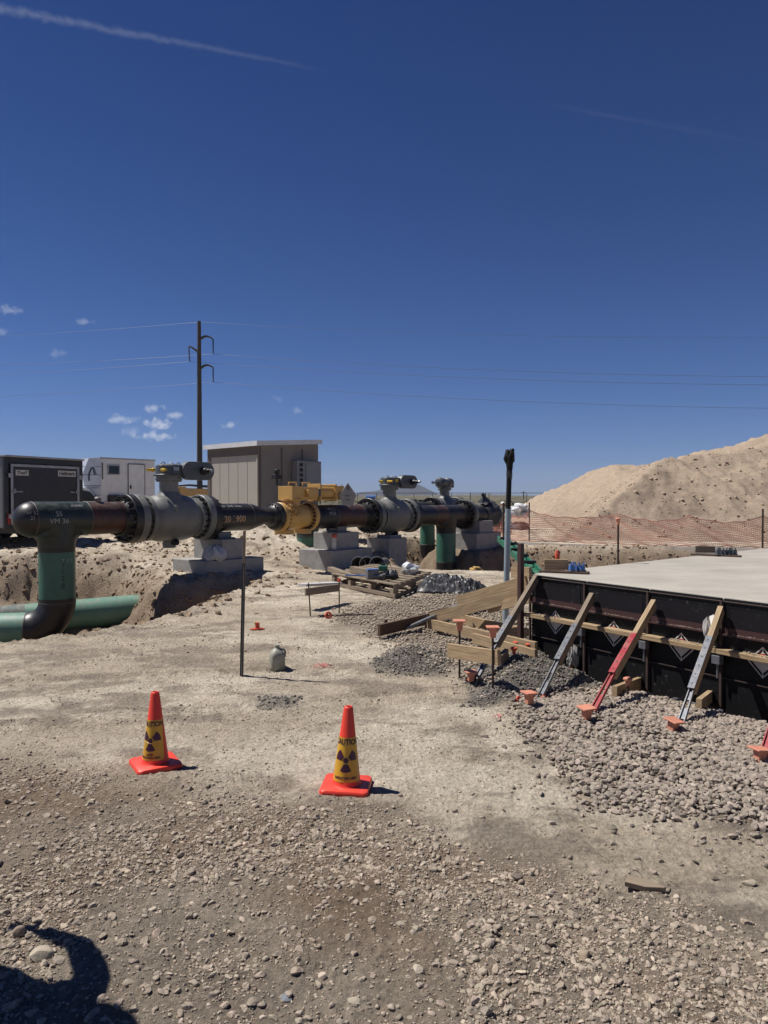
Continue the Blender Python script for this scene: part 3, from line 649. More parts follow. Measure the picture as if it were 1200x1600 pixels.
flange(t0, tx(205) - .16, .16, FR, RP, M_['black'], -1, az(2))
run(t0, tx(190) - .02, tx(205) - .15, M_['black'], z, name='flange_neck')

# --- ball valves
def valve(name, label, t, n, L, zc, gear='racetrack', sc=1., group='grey pipeline valves'):
    v = thing(name, label, 'valve', PL(t, n, 0), PROT, group); r = FR * sc
    flange(v, 0, .15, r, None, M_['valve'], 1, zc); flange(v, L - .15, .15, r, None, M_['valve'], -1, zc)
    q = MB(); q.rev((0, 0, zc), (1, 0, 0), [(.15, r * .74), (.24, r * .74), (.25, r * .93), (.33, r * .95), (.34, r * .80), (.40, r * .80), (.46, r * .93), (.60, r * 1.0), (L * .5, r * 1.02), (L - .60, r * 1.0), (L - .44, r * .93), (L - .36, r * .80), (L - .30, r * .78), (L - .29, r * .86), (L - .2, r * .86), (L - .15, r * .74)], 64)
    q.build('valve_body', M_['valve'], v, smooth=50)
    m = L / 2
    # shoulder, stem neck, drain pedestal
    q = MB(); q.rev((m, 0, zc + r * .50), (0, 0, 1), [(0, r * .84), (r * .2, r * .76), (r * .45, r * .52), (r * .60, .21 * sc)], 40); q.build('stem_shoulder', M_['valve'], v, smooth=60)
    zn = zc + r + .02; hn = .27 * sc
    MB().rev((m, 0, zn), (0, 0, 1), [(0, .19 * sc), (hn, .19 * sc)], 32).build('stem_neck', M_['valve'], v, smooth=40)
    q = MB(); q.rev((m, 0, zn + hn), (0, 0, 1), [(0, .27 * sc), (.035, .27 * sc), (.036, .25 * sc), (.08, .25 * sc)], 36)
    for i in range(12):
        a = i * math.pi / 6; q.rev((m + .235 * sc * math.cos(a), .235 * sc * math.sin(a), zn + hn - .03), (0, 0, 1), [(0, .02), (.1, .02)], 6)
    q.build('bonnet_flange', M_['valve'], v, smooth=40)
    q = MB(); q.rev((m, 0, zc - r * 1.28), (0, 0, 1), [(0, .13 * sc), (.3 * r, .13 * sc), (.32 * r, .17 * sc)], 24); q.build('drain_stub', M_['valve'], v, smooth=40)
    q = MB(); q.cyl((m, -.10, zc - r * 1.08), (m, -.27, zc - r * 1.08), .04); q.rev((m, -.24, zc - r * 1.15), (0, 0, 1), [(0, .05), (.06, .07), (.12, .04)], 12); q.build('drain_valve', M_['hole'], v, smooth=40)
    q = MB(); q.box((m - .14, -r * .93, zc + r * .42), (.05, .07, .13)); q.build('lifting_lug', M_['valve'], v, bevel=.01)
    zg = zn + hn + .08
    if gear == 'racetrack':
        q = MB(); q.rev((m, 0, zg), (0, 0, 1), [(0, .30 * sc), (.03, .31 * sc), (.04, .27 * sc), (.22 * sc, .26 * sc), (.25 * sc, .20 * sc)], 36)
        q.box((m + .12, -.12, zg + .13 * sc), (.42 * sc, .30, .20 * sc)); q.build('gear_case', M_['valvedark'], v, smooth=40, bevel=.006)
        # racetrack cover facing the viewer
        cx, cz = m + .50 * sc, zg + .12 * sc; poly = []
        for i in range(24):
            a = math.pi * (i / 23) - math.pi / 2; poly.append((cx + .20 * sc + .19 * sc * math.cos(a), -.34, cz + .19 * sc * math.sin(a)))
        for i in range(24):
            a = math.pi * (i / 23) + math.pi / 2; poly.append((cx - .20 * sc + .19 * sc * math.cos(a), -.34, cz + .19 * sc * math.sin(a)))
        q = MB().prism(poly, (0, .16, 0)); q.build('worm_cover', M_['valvedark'], v, smooth=40, bevel=.012)
        q = MB(); q.rev((cx + .10 * sc, -.34, cz), (0, -1, 0), [(0, .085), (.05, .085), (.06, .07), (.14, .065), (.15, .05), (.24, .045)], 24); q.build('input_shaft', M_['hole'], v, smooth=40)
        MB().rev((cx + .10 * sc, -.58, cz), (0, -1, 0), [(0, .035), (.07, .035)], 16).build('shaft_end', M_['steel'], v, smooth=40)
        for dz in (0, .0):
            pass
        MB().rev((m - .26, -.16, zg + .12), (-.3, -1, 0), [(0, .04), (.05, .04), (.06, .028), (.22, .028)], 14).build('stop_bolt', M_['brightyellow'], v, smooth=40)
        MB().rev((m - .36, -.02, zg + .12), (-1, -.3, 0), [(0, .04), (.05, .04), (.06, .028), (.20, .028)], 14).build('stop_bolt', M_['brightyellow'], v, smooth=40)
        for xx in (-.2, .0, .16):
            q = MB().tube([(m + xx + .045 * math.cos(a), -.1, zg + .24 * sc + .045 * math.sin(a)) for a in [R(d) for d in range(0, 181, 20)]], .009, 6); q.build('eye_bolt', M_['hole'] if xx else M_['white'], v, smooth=60)
        MB().box((m - .02, -.285, zg + .15), (.13, .01, .07)).build('data_plate', M_['brightyellow'] if 'middle' in label else M_['steel'], v)
    else:
        q = MB(); q.rev((m - .62, -.05, zg + .16), (1, 0, 0), [(0, .05), (.12, .05), (.13, .13), (.2, .19), (.3, .20), (.34, .17), (.62, .15), (.64, .18), (.9, .18), (.92, .1), (1.0, .1)], 28)
        q.box((m + .1, 0, zg + .08), (.5, .36, .18)); q.build('gear_case', M_['valvedark'], v, smooth=40)
        MB().rev((m - .66, -.05, zg + .16), (-1, 0, 0), [(0, .03), (.12, .03), (.13, .05), (.17, .05)], 14).build('input_shaft', M_['steel'], v, smooth=40)
    return v
x0 = tx(205)
valve('ball_valve', 'large grey valve left of the tan one, with oval gear cover and yellow stop bolts', x0, 0, tx(318) - x0, az(2.2))
xa, xb = tx(578), tx(637)
valve('ball_valve', 'grey valve in the middle of the line, in front of the distant mountain', xa, 0, xb - xa, az(10))

# --- black spool with reducer between grey valve and tan valve
x1 = tx(318); s1 = pt('pipe_spool', 'black spool marked -20 1900 resting on the left concrete support', 'pipe', x1)
zz = az(3.9); X = lambda px: tx(px) - x1
flange(s1, 0, .15, FR, RP, M_['black'], 1, zz)
run(s1, .14, X(385), M_['black'], zz); weldring(s1, X(385), zz)
MB().rev((X(385), 0, zz), (1, 0, 0), [(0, RP), (.1, RP * .98), (X(410) - X(385), .19), (X(421) - X(385), .185)], 48).build('reducer', M_['black'], s1, smooth=60)
fo = MB().rev((X(433) - .27, 0, zz), (1, 0, 0), [(0, .20), (.07, .22), (.14, .30), (.15, .325), (.25, .325)], 48).build('small_flange', M_['black'], s1, smooth=35)
for i in range(20):
    a = i * math.pi / 10 + .1; bolt(fo, (X(433) - .12, .275 * math.cos(a), zz + .275 * math.sin(a)), -1, .8)
letters('marker_writing', '-20 1900', .19, M_['paintmark'], s1, cylmap(X(352), -.12, RP, zz), sx=.95, bold=.004)
letters('chalk_marks', 'ww 24 mn', .10, M_['chalk'], s1, cylmap(X(345) + .1, .95, RP, zz), sx=1.6)

# --- tan actuated valve
x2 = tx(433); yv = pt('actuated_valve', 'tan yellow valve with a long pneumatic actuator on top and a pale pentagon tag', 'valve', x2)
za = az(5.8); L = tx(485) - x2
def yflange(xx, side):
    fo = MB().rev((xx, 0, za), (1, 0, 0), [(0, .34), (.01, .35), (.11, .35), (.12, .34)], 56).build('flange', M_['yellow'], yv, smooth=35)
    for i in range(20):
        a = i * math.pi / 10; bolt(fo, (xx + .12 if side > 0 else xx, .30 * math.cos(a), za + .30 * math.sin(a)), side, .85, 'yellow' if side > 0 else 'rust')
yflange(0, 1); yflange(L - .12, -1)
MB().rev((0, 0, za), (1, 0, 0), [(.10, .24), (.2, .24), (.22, .285), (.30, .30), (L - .32, .30), (L - .24, .285), (L - .22, .25), (L - .1, .25)], 48).build('valve_body', M_['yellow'], yv, smooth=50)
for xx in (.22, L - .3): MB().box((xx, 0, za - .36), (.18, .5, .12)).build('foot', M_['yellow'], yv, bevel=.01)
q = MB(); q.tube([(.16, -.20, za + .30), (.30, -.32, za + .16), (.30, -.40, za + .02)], .03, 8); q.tube([(.26, -.16, za + .33), (.42, -.28, za + .22), (.42, -.36, za + .05)], .02, 8)
for i in range(4): q.rev((.22 + .03 * i, -.22 - .04 * i, za + .26 - .07 * i), (0, -1, 0), [(0, .04), (.06, .04)], 8)
q.build('bypass_piping', M_['yellow'], yv, smooth=40)
MB().rev((L * .42, 0, za + .26), (0, 0, 1), [(0, .22), (.12, .2), (.13, .26), (.17, .26)], 32).build('bonnet', M_['yellow'], yv, smooth=40)
zb = za + .43
ax = lambda x: .27 + (x + .6) * .62
def px2l(px, n=0.): return tx(px) - x2
MB().box((ax(-.28), 0, zb + .15), (.36, .46, .30)).build('actuator_housing', M_['yellow'], yv, bevel=.012)
MB().box((ax(.40), 0, zb + .13), (.56, .40, .32)).build('yoke_housing', M_['yellow'], yv, bevel=.012)
MB().box((ax(-.585), 0, zb + .14), (.04, .50, .34)).build('end_plate', M_['yellow'], yv, bevel=.006)
for xx in (ax(-.3), ax(.45)):
    q = MB().tube([(xx - .13, -.05, zb + .33), (xx - .13, -.05, zb + .40), (xx + .13, -.05, zb + .40), (xx + .13, -.05, zb + .33)], .016, 8); q.build('lifting_handle', M_['yellow'], yv, smooth=40)
MB().box((ax(.45), -.25, zb + .14), (.34, .12, .18)).build('side_cover', M_['yellow'], yv, bevel=.01)
MB().box((ax(.88), -.10, zb + .15), (.16, .26, .2)).build('coupling', M_['valvedark'], yv, bevel=.01)
xc = ax(1.0)
for dx, nm in ((0, 'cylinder_flange'), (.56, 'cylinder_flange')): MB().box((xc + dx, 0, zb + .16), (.05, .46, .44)).build(nm, M_['yellow'], yv, bevel=.008)
MB().rev((xc + .02, 0, zb + .16), (1, 0, 0), [(0, .19), (.54, .19)], 40).build('air_cylinder', M_['yellow'], yv, smooth=40)
for yy, z2 in ((-.19, .17), (.19, .17), (-.19, -.17), (.19, -.17)): MB().cyl((xc, yy, zb + .16 + z2), (xc + .56, yy, zb + .16 + z2), .02, n=8).build('tie_rod', M_['yellow'], yv, smooth=40)
MB().box((xc + .76, 0, zb + .16), (.32, .34, .36)).build('spring_can', M_['yellow'], yv, bevel=.01)
q = MB(); q.cyl((0, 0, zb + .33), (0, 0, zb + .5), .03, n=10); q.box((0, 0, zb + .52), (.22, .16, .1)); q.rev((0, 0, zb + .57), (0, 0, 1), [(0, .05), (.06, .07), (.12, .07), (.14, .04)], 14); q.build('solenoid', M_['hole'], yv, smooth=40, bevel=.004)
# tag: pale pentagon facing the viewer
q = MB(); tc_ = Vector((xc + .92, -.30, zb + .12)); dR = Vector((.776, -.631, 0)).normalized(); dR = Vector((.95, -.3, 0)).normalized()
poly = [tc_ + dR * a + Vector((0, 0, b_)) for a, b_ in ((-.26, -.02), (0, .30), (.26, -.02), (.16, -.28), (-.16, -.28))]
q.prism(poly, (.012 * .3, .012, 0)); tg = q.build('warning_tag', M_['conc'], yv)
q = MB(); q.box(tc_ + Vector((0, -.02, -.04)), (.3, .004, .02)); q.box(tc_ + Vector((0, -.02, -.14)), (.22, .004, .02)); q.box(tc_ + Vector((0, -.02, .16)), (.05, .004, .1)); q.build('tag_print', M_['valvedark'], tg)

# --- expander spool 2
x3 = tx(485); s2 = pt('pipe_spool', 'black spool with rounded shoulder on the middle concrete support', 'pipe', x3)
X = lambda px: tx(px) - x3; zz = az(8)
MB().rev((0, 0, zz), (1, 0, 0), [(0, .34), (.07, .34), (.08, .27), (.14, .25)], 48).build('small_flange', M_['black'], s2, smooth=35)
MB().rev((.12, 0, zz), (1, 0, 0), [(0, .24), (.08, .26), (.16, .292), (.26, RP), (.38, RP)], 48).build('reducer', M_['black'], s2, smooth=60)
run(s2, .49, X(517), M_['black'], zz); run(s2, X(517), X(560), M_['brownpipe'], zz); run(s2, X(560), X(578) - .14, M_['black'], zz)
weldring(s2, X(517), zz); weldring(s2, X(560), zz)
flange(s2, X(578) - .15, .15, FR, RP, M_['black'], -1, zz)
letters('chalk_marks', 'W1C\nM33', .13, M_['chalk'], s2, cylmap(X(503) + .1, .5, RP, zz))
# --- spool 3 with second tee and riser
x4 = tx(637); s3 = pt('pipe_spool', 'long dark spool with a green drop leg right of the middle valve', 'pipe', x4)
X = lambda px: tx(px) - x4; zz = az(12)
flange(s3, 0, .15, FR, RP, M_['black'], 1, zz)
run(s3, .14, X(672), M_['black'], zz); run(s3, X(672), X(690), M_['brownpipe'], zz)
weldring(s3, X(672), zz); weldring(s3, X(690), zz); weldring(s3, X(716), zz)
xt = X(697)
q = MB().rev((X(690), 0, zz), (1, 0, 0), [(0, RP), (.1, RP * 1.03), (X(716) - X(690) - .1, RP * 1.03), (X(716) - X(690), RP)], 48)
blend(q, xt, zz); q.build('tee_body', M_['black'], s3, smooth=60)
MB().rev((xt, 0, zz - .44), (0, 0, -1), [(0, .312), (.14, .31)], 40).build('branch_band', M_['black'], s3, smooth=40)
MB().rev((xt, 0, zz - .57), (0, 0, -1), [(0, .306), (.92, .306)], 40).build('green_riser', M_['green'], s3, smooth=40)
weldring(s3, 0, 0, .306, pos=(xt, 0, zz - 1.5), d=(0, 0, 1))
MB().rev((xt, 0, zz - 1.48), (0, 0, -1), [(0, .31), (.6, .31)], 40).build('riser_foot', M_['black'], s3, smooth=40)
run(s3, X(716), X(724), M_['black'], zz)
flange(s3, X(722), .14, FR, RP, M_['black'], -1, zz); flange(s3, X(722) + .15, .14, FR, RP, M_['valve'], 1, zz)
# --- end spool wrapped in plastic
x5 = tx(737); s4 = pt('pipe_spool', 'short black pipe end wrapped in black plastic on the right concrete support', 'pipe', x5)
zz = az(14.5); run(s4, -.3, 1.0, M_['black'], zz)
def crumple(q, o, d, prof, n, amp, seed, up=None):
    o, d = Vector(o), Vector(d).normalized(); a = (Vector(up) if up else d.orthogonal()).normalized(); b = d.cross(a); rg = random.Random(seed); vs = []; fs = []
    ph = [rg.uniform(0, 6.28) for _ in range(8)]
    for k, (t, r) in enumerate(prof):
        for i in range(n):
            an = 2 * math.pi * i / n
            f = 1 + amp * (math.sin(3 * an + ph[0] + k) * .5 + math.sin(7 * an + ph[1] + 1.7 * k) * .35 + math.sin(11 * an + ph[2] - 2.3 * k) * .3 + rg.uniform(-.35, .35))
            vs.append(o + d * (t + amp * .3 * math.sin(5 * an + ph[3])) + (a * math.cos(an) + b * math.sin(an)) * r * f)
    for k in range(len(prof) - 1):
        for i in range(n):
            j = (i + 1) % n; fs.append((k * n + i, k * n + j, (k + 1) * n + j, (k + 1) * n + i))
    fs += [tuple(range(n - 1, -1, -1)), tuple((len(prof) - 1) * n + i for i in range(n))]
    return q.add(vs, fs)
q = crumple(MB(), (.55, 0, zz), (1, 0, 0), [(0, .32), (.1, .36), (.22, .38), (.38, .43), (.5, .47), (.62, .47), (.72, .42), (.8, .28), (.84, .1)], 30, .10, 4)
crumple(q, (.75, -.05, zz + .40), (-.25, 0, 1), [(0, .22), (.08, .16), (.17, .08), (.26, .05), (.32, .09)], 10, .12, 6)
q.build('plastic_wrap', M_['tarp'], s4, smooth=25)

# --- valve and riser on the line behind
def TXn(px, n):   # t for a pixel column on a line offset by n (n negative = behind)
    u = (px - 600) / F; o = PO + PN * n; return (u * o.y - o.x) / (PD.x - PD.y * u)
nb = -2.0; ta = TXn(676, nb); tb = TXn(722, nb)
v3 = valve('ball_valve', 'smaller grey valve behind the long dark spool, with a low horizontal gear case', ta, nb, 1.5, 1.22, gear='low', sc=.95)
bk = pt('pipe_spool', 'black pipe carrying the rear valve, mostly hidden behind the long dark spool', 'pipe', ta - 2.2, nb)
flange(bk, 2.04, .15, FR * .95, RP * .9, M_['black'], -1, 1.22); run(bk, .3, 2.1, M_['black'], 1.22, r=RP * .92); run(bk, 3.71, 4.6, M_['black'], 1.22, r=RP * .92)
flange(bk, 3.71, .15, FR * .95, RP * .9, M_['black'], 1, 1.22)
rz = Vector(W(668, 800, 25)); rz.z = 0
rs = thing('riser_pipe', 'narrower green drop leg curving away at its foot, behind the long dark spool', 'pipe', rz, 0)
MB().rev((0, 0, 1.2), (0, 0, -1), [(0, .26), (1.3, .26)], 40).build('green_riser', M_['green'], rs, smooth=40)
weldring(rs, 0, 0, .262, pos=(0, 0, .0), d=(0, 0, 1))
pp = [Vector((0, 0, 0))] + [Vector((.62 * (1 - math.cos(a)), -.25 * (1 - math.cos(a)), -.12 - .62 * math.sin(a))) for a in [R(d) for d in range(0, 91, 9)]] 
MB().tube(pp + [pp[-1] + Vector((1.2, -.5, 0))], .265, 36).build('elbow', M_['black'], rs, smooth=50)
# riser with elbow behind the tan valve
rz = Vector(W(480, 800, 20.2)); rz.z = 0
rs = thing('riser_pipe', 'green drop leg below the tan valve, topped by a black elbow', 'pipe', rz, 0)
MB().rev((0, 0, .55), (0, 0, -1), [(0, .30), (1.25, .30)], 40).build('green_riser', M_['green'], rs, smooth=40)
weldring(rs, 0, 0, .30, pos=(0, 0, .56), d=(0, 0, 1))
pp = [Vector((0, 0, .53))] + [Vector((.35 * (1 - math.cos(a)), .3 * (1 - math.cos(a)), .60 + .5 * math.sin(a))) for a in [R(d) for d in range(0, 91, 9)]]
MB().tube(pp + [pp[-1] + Vector((.9, .8, 0))], .305, 36).build('elbow', M_['darkgreen'], rs, smooth=50)
# buried green lines in the pits
def buried(name, label, a, b, r, m, capm=None, ce=None):
    a, b = Vector(a), Vector(b); t_ = thing(name, label, 'pipe', a, 0); d = b - a
    MB().tube([(0, 0, 0), tuple(d)], r, 40).build('pipe_run', m, t_, smooth=50)
    if capm: MB().tube([tuple(p) for p in ce], r * 1.01, 36).build('elbow', capm, t_, smooth=50)
    return t_
g0 = W(26, 969, 13.9); g1 = W(232, 950, 15.0)
gd = (g1 - g0).normalized()
buried('buried_pipe', 'dusty green pipe lying level in the left pit behind the capped riser', g0, g1 + gd * .8, .305, M_['palegreen'], M_['stubgrey'], [gd * .15, -gd * .1, -gd * .5 + Vector((-.02, -.08, 0)), -gd * .95 + Vector((-.15, -.35, 0)), -gd * 1.3 + Vector((-.25, -.9, 0))])
g0 = W(726, 906, 19.5); g1 = W(772, 911, 18.5); gd = (g1 - g0)
buried('buried_pipe', 'pale green pipe with a dark end lying low in the right pit', g0, g1, .24, M_['palegreen'], M_['valvedark'], [gd * .98, gd * 1.25, gd * 1.6 + Vector((.1, -.1, -.05)), gd * 1.9 + Vector((.1, -.1, -.25))])

# ------------------------------------------------------------------ concrete supports
def pedestal(label, t, zb, h1, h2, L1=1.54, W1=1.2, a=.3, b=.5, saddle=True):
    p = thing('pipe_support', label, 'concrete support', PL(t, 0, zb), PROT, 'concrete supports under the pipeline')
    MB().box((0, 0, h1 / 2 - .15), (L1, W1, h1 + .3)).build('base_block', M_['conc'], p, bevel=.015)
    MB().box((0, 0, h1 + h2 / 2 - .002), (2 * a, 2 * b, h2)).build('upper_block', M_['conc'], p, bevel=.012)
    if saddle:
        q = MB(); zt = h1 + h2; H = 1.2 - RP - zb - zt + .0
        q.box((0, 0, zt + .012), (.42, .6, .024)); q.box((0, -.2, zt + H / 2), (.34, .03, H)); q.box((0, .2, zt + H / 2), (.34, .03, H)); q.box((-.1, 0, zt + H / 2), (.02, .37, H * .9)); q.box((.1, 0, zt + H / 2), (.02, .37, H * .9))
        q.build('saddle', M_['valve'], p, bevel=.004)
    return p
pedestal('stepped concrete support under the spool marked 1900', 3.6, -.06, .375, .43)
pedestal('stepped concrete support behind the pallet and black pipe stubs', 7.38, -.26, .58, .43, a=.42, b=.42)
pedestal('stepped concrete support at the right end, under the plastic-wrapped pipe', 14.1, -.08, .575, .40, a=.42, b=.5)
p = thing('pipe_support', 'plain concrete block under the middle grey valve', 'concrete support', PL(9.3, .15, -.3), PROT, 'concrete supports under the pipeline')
MB().box((0, 0, .35), (.8, .8, .95)).build('base_block', M_['conc'], p, bevel=.015); MB().box((.1, 0, .86), (.5, .5, .075)).build('upper_block', M_['conc'], p, bevel=.01)
# clumps resting by the left support
tb_ = tag(MB().rev((0, 0, 0), (0, 0, 1), [(0, .06), (.3, .055)], 14).build('marker_tube', [M_['offwhite']], None), 'small grey tube with red tip standing on the middle support', 'marker'); tb_.location = PL(6.85, .42, .33)
MB().rev((0, 0, .3), (0, 0, 1), [(0, .07), (.07, .07), (.1, .04)], 14).build('red_tip', M_['redcap'], tb_, smooth=40)
pc = crumple(MB(), (0, 0, 0), (0, 0, 1), [(0, .2), (.08, .26), (.18, .22), (.26, .14), (.30, .05)], 18, .12, 9).build('plastic_bag', M_['offwhite'], None, smooth=30)
tag(pc, 'crumpled clear plastic bag on the lower step of the left support', 'plastic bag'); pc.location = PL(3.15, .42, .31)
# ------------------------------------------------------------------ vehicles and buildings behind
def framed(a, b):            # matrix with x from a to b (horizontal), y outward to the viewer side... returns (rotz)
    d = Vector(b) - Vector(a); return math.atan2(d.y, d.x)
M_['trailblack'] = mat('dark_trailer_skin', (.020, .022, .028), .35, c2=(.026, .028, .034), ns=2, dust=.15)
M_['alu'] = mat('aluminium_trim', (.42, .42, .43), .42, .7, c2=(.30, .30, .31), ns=6)
M_['trailside'] = mat('grey_trailer_side', (.16, .16, .17), .4, c2=(.13, .13, .14), ns=3)
M_['tyre'] = mat('tyre_rubber', (.018, .017, .017), .85, dust=.4)
M_['glass'] = mat('dark_glass', (.012, .014, .018), .08)
M_['shedlight'] = mat('tan_steel_cladding', (.40, .37, .32), .6, c2=(.38, .345, .295), ns=2)
M_['sheddark'] = mat('brown_trim', (.125, .105, .085), .6, c2=(.105, .088, .07), ns=2)
M_['stainless'] = mat('stainless_cabinet', (.27, .27, .265), .45, .3, c2=(.22, .22, .215), ns=2)
M_['craneyel'] = mat('faded_plant_yellow', (.47, .30, .10), .5, c2=(.40, .25, .085), ns=3, dust=.3)
# enclosed trailer, rear doors facing us; local x along the rear face left->right, y goes back
A = W(5, 700, 19.5); B = W(128, 700, 21.8); rz = framed(A, B); wd = (B - A).length
tr = thing('enclosed_trailer', 'dark enclosed cargo trailer with bright frame round its rear ramp door', 'trailer', (A.x, A.y, .36), rz)
zb, zt = .42, 2.42
MB().box((wd / 2, 3.05, (zb + zt) / 2), (wd - .06, 6.0, zt - zb - .04)).build('body', M_['trailside'], tr, bevel=.02)
q = MB()
for x, w in ((.07, .14), (wd - .07, .14)): q.box((x, .02, (zb + zt) / 2), (w, .08, zt - zb))
q.box((wd / 2, .022, zt - .09), (wd - .29, .08, .18)); q.box((wd / 2, .022, zb + .04), (wd - .29, .08, .08))
q.build('rear_frame', M_['trailblack'], tr, bevel=.006)
dr = MB().box((wd / 2, -.03, (zb + zt) / 2 - .04), (wd - .34, .05, zt - zb - .32)).build('ramp_door', M_['trailblack'], tr, bevel=.005)
q = MB(); dw, dh, dz0 = wd - .34, zt - zb - .32, (zb + zt) / 2 - .04
for sx in (-1, 1): q.box((wd / 2 + sx * (dw / 2 - .035), -.065, dz0), (.07, .02, dh))
q.box((wd / 2, -.066, dz0 + dh / 2 - .035), (dw - .142, .02, .07)); q.box((wd / 2, -.066, dz0 - dh / 2 + .03), (dw - .142, .02, .06)); q.build('door_trim', M_['alu'], dr, bevel=.003)
MB().box((wd / 2, .8, zt + .015), (wd + .02, 1.8, .05)).build('roof_rail', M_['alu'], tr, bevel=.01)
for sx in (-1, 1):
    q = MB(); xx = wd / 2 + sx * (dw / 2 - .18); q.box((xx, -.075, 1.45), (.34, .03, .035)); q.box((xx + sx * .08, -.08, 1.47), (.07, .04, .12)); q.build('door_latch', M_['steel'], dr)
    for zz in (zb + .35, 1.9): MB().box((wd / 2 + sx * (dw / 2 + .03), -.07, zz), (.09, .05, .12)).build('hinge', M_['alu'], dr, bevel=.005)
for k, xx in enumerate((.35, wd / 2, wd - .4)): MB().box((xx, -.04, zt - .20), (.10, .05, .07)).build('marker_lamp', M_['hole'], tr, bevel=.01)
lp = MB().box((wd - .60, -.065, zt - .42), (.62, .008, .17)).build('name_plate', M_['offwhite'], dr)
letters('lettering', 'Hallmark', .15, M_['hole'], lp, lambda u, v: (wd - .60 + u, -.072, zt - .42 + v), bold=.004)
lp = MB().box((.52, -.065, zt - .44), (.40, .008, .16)).build('name_plate', M_['offwhite'], dr)
letters('lettering', 'TrueY', .12, M_['hole'], lp, lambda u, v: (.52 + u, -.072, zt - .44 + v), bold=.003)
MB().box((.16, -.03, zb + .28), (.14, .04, .30)).build('tail_lamp', M_['red'], tr, bevel=.01)
for yy in (2.6, 3.5):
    for sx in (.12, wd - .12):
        w_ = MB().rev((sx - .1, yy, .32), (1, 0, 0), [(0, .30), (.03, .34), (.17, .34), (.2, .30)], 28).build('wheel', M_['tyre'], tr, smooth=40)
        MB().rev((sx - .11, yy, .32), (1, 0, 0), [(0, .17), (.22, .17)], 20).build('rim', M_['alu'], w_, smooth=40)
MB().box((wd / 2, 3.0, zb - .09), (1.5, 5.8, .14)).build('chassis', M_['hole'], tr)

# white gooseneck box trailer with tread-plate nose
A = W(157, 700, 30.0); B = W(242, 700, 32.0); rz = framed(A, B); wd = (B - A).length
zt, zb = 3.33, 1.42
gt = thing('gooseneck_trailer', 'white box trailer with tread-plate nose, arch emblem, small window and side door', 'trailer', (A.x, A.y, .3), rz)
zt -= .3; zb -= .3
MB().box((wd / 2, 1.2, (zb + zt) / 2), (wd, 2.4, zt - zb)).build('body', M_['white'], gt, bevel=.03)
MB().box((wd / 2 + .9, 1.2, zb - .35), (wd - 1.9 + .9, 2.3, .72)).build('lower_body', M_['white'], gt, bevel=.02)
mt_ = mat('tread_plate', (.60, .63, .68), .42, .35, c2=(.52, .55, .60), ns=4)
poly = [(-.004, -.01, zb + .0), (-.42, .25, zb + .05), (-.62, .35, zb + 1.2), (-.38, .3, zt - .02), (-.004, -.01, zt)]
q = MB(); vs = [(-.002, -.02, zb), (-.002, 2.42, zb), (-.45, 2.2, zb + .02), (-.45, .2, zb + .02), (-.002, -.02, zb + 1.2), (-.002, 2.42, zb + 1.2), (-.66, 2.1, zb + 1.2), (-.66, .3, zb + 1.2), (-.002, -.02, zt), (-.002, 2.42, zt), (-.42, 2.2, zt - .02), (-.42, .2, zt - .02)]
q.add(vs, [(0, 1, 2, 3), (8, 11, 10, 9), (0, 3, 7, 4), (4, 7, 11, 8), (3, 2, 6, 7), (7, 6, 10, 11), (1, 5, 6, 2), (5, 9, 10, 6), (0, 4, 5, 1), (4, 8, 9, 5)])
ns_ = q.build('nose', mt_, gt)
q = MB()
for zz_ in (zb + .35, zb + .75, zb + 1.2, zb + 1.55):
    f = (zz_ - zb) / 1.2; xo = -.45 - .21 * f if f <= 1 else -.66 + .24 * (f - 1) / .59
    yo = .2 + .1 * min(f, 1); q.cyl((0, -.03, zz_), (xo, yo, zz_), .012, n=6); q.cyl((xo, yo, zz_), (xo, 2.15, zz_), .012, n=6)
q.build('nose_seam', M_['trailside'], ns_)
# arch emblem on the nose (drawn strokes)
def nosept(u, v):   # u along the angled left-near face, v height
    f = v / 1.2; xo = -.45 - .21 * f if f <= 1 else -.66 + .24 * (f - 1) / .59
    yo = .2 + .1 * min(f, 1); a = Vector((xo, yo, zb + v)); b = Vector((-.002, -.02, zb + v)); p = a.lerp(b, u); nn = (b - a).cross(Vector((0, 0, 1))).normalized()
    return p + (nn * .02 if nn.y < 0 else -nn * .02)
for k in range(3):
    q = MB().tube([nosept(.30 + .35 * f ** 1.5 + .03 * k + (.02 * k if f > .5 else 0), .95 + .68 * math.sin(min(1, f * 1.35) * math.pi / 2) - (.85 * max(0, f - .45) ** 1.2)) for f in [i / 14 for i in range(15)]], .012, 5)
    q.build('emblem_stroke', M_['valvedark'], ns_)
letters('lettering', 'ARCHWAY', .13, M_['trailside'], ns_, lambda u, v: nosept(.5 + u * 1.2, .66 + v))
f_ = MB().box((.58, -.02, zt - .48), (.56, .05, .44)).build('window', M_['alu'], gt, bevel=.01); MB().box((.58, -.05, zt - .48), (.46, .02, .34)).build('pane', M_['glass'], f_)
d_ = MB().box((1.66, -.015, zt - 1.12), (.78, .03, 1.82)).build('side_door', M_['white'], gt, bevel=.008); 
q = MB()
for xx in (-.40, .40): q.box((1.66 + xx, -.02, zt - 1.12), (.025, .05, 1.86))
q.box((1.66, -.02, zt - .19), (.774, .05, .025)); q.build('door_seal', M_['trailside'], d_)
MB().box((1.36, -.05, zt - 1.2), (.05, .06, .16)).build('door_handle', M_['hole'], d_, bevel=.01)
q = MB(); q.box((.75, .3, zb - .02), (.9, 1.0, .75)); q.build('generator_bay', M_['hole'], gt, bevel=.02)
MB().rev((.78, -.30, zb + .12), (0, 1, 0), [(0, .16), (.1, .22), (.3, .22)], 20).build('generator_fan', M_['valvedark'], gt, smooth=40)
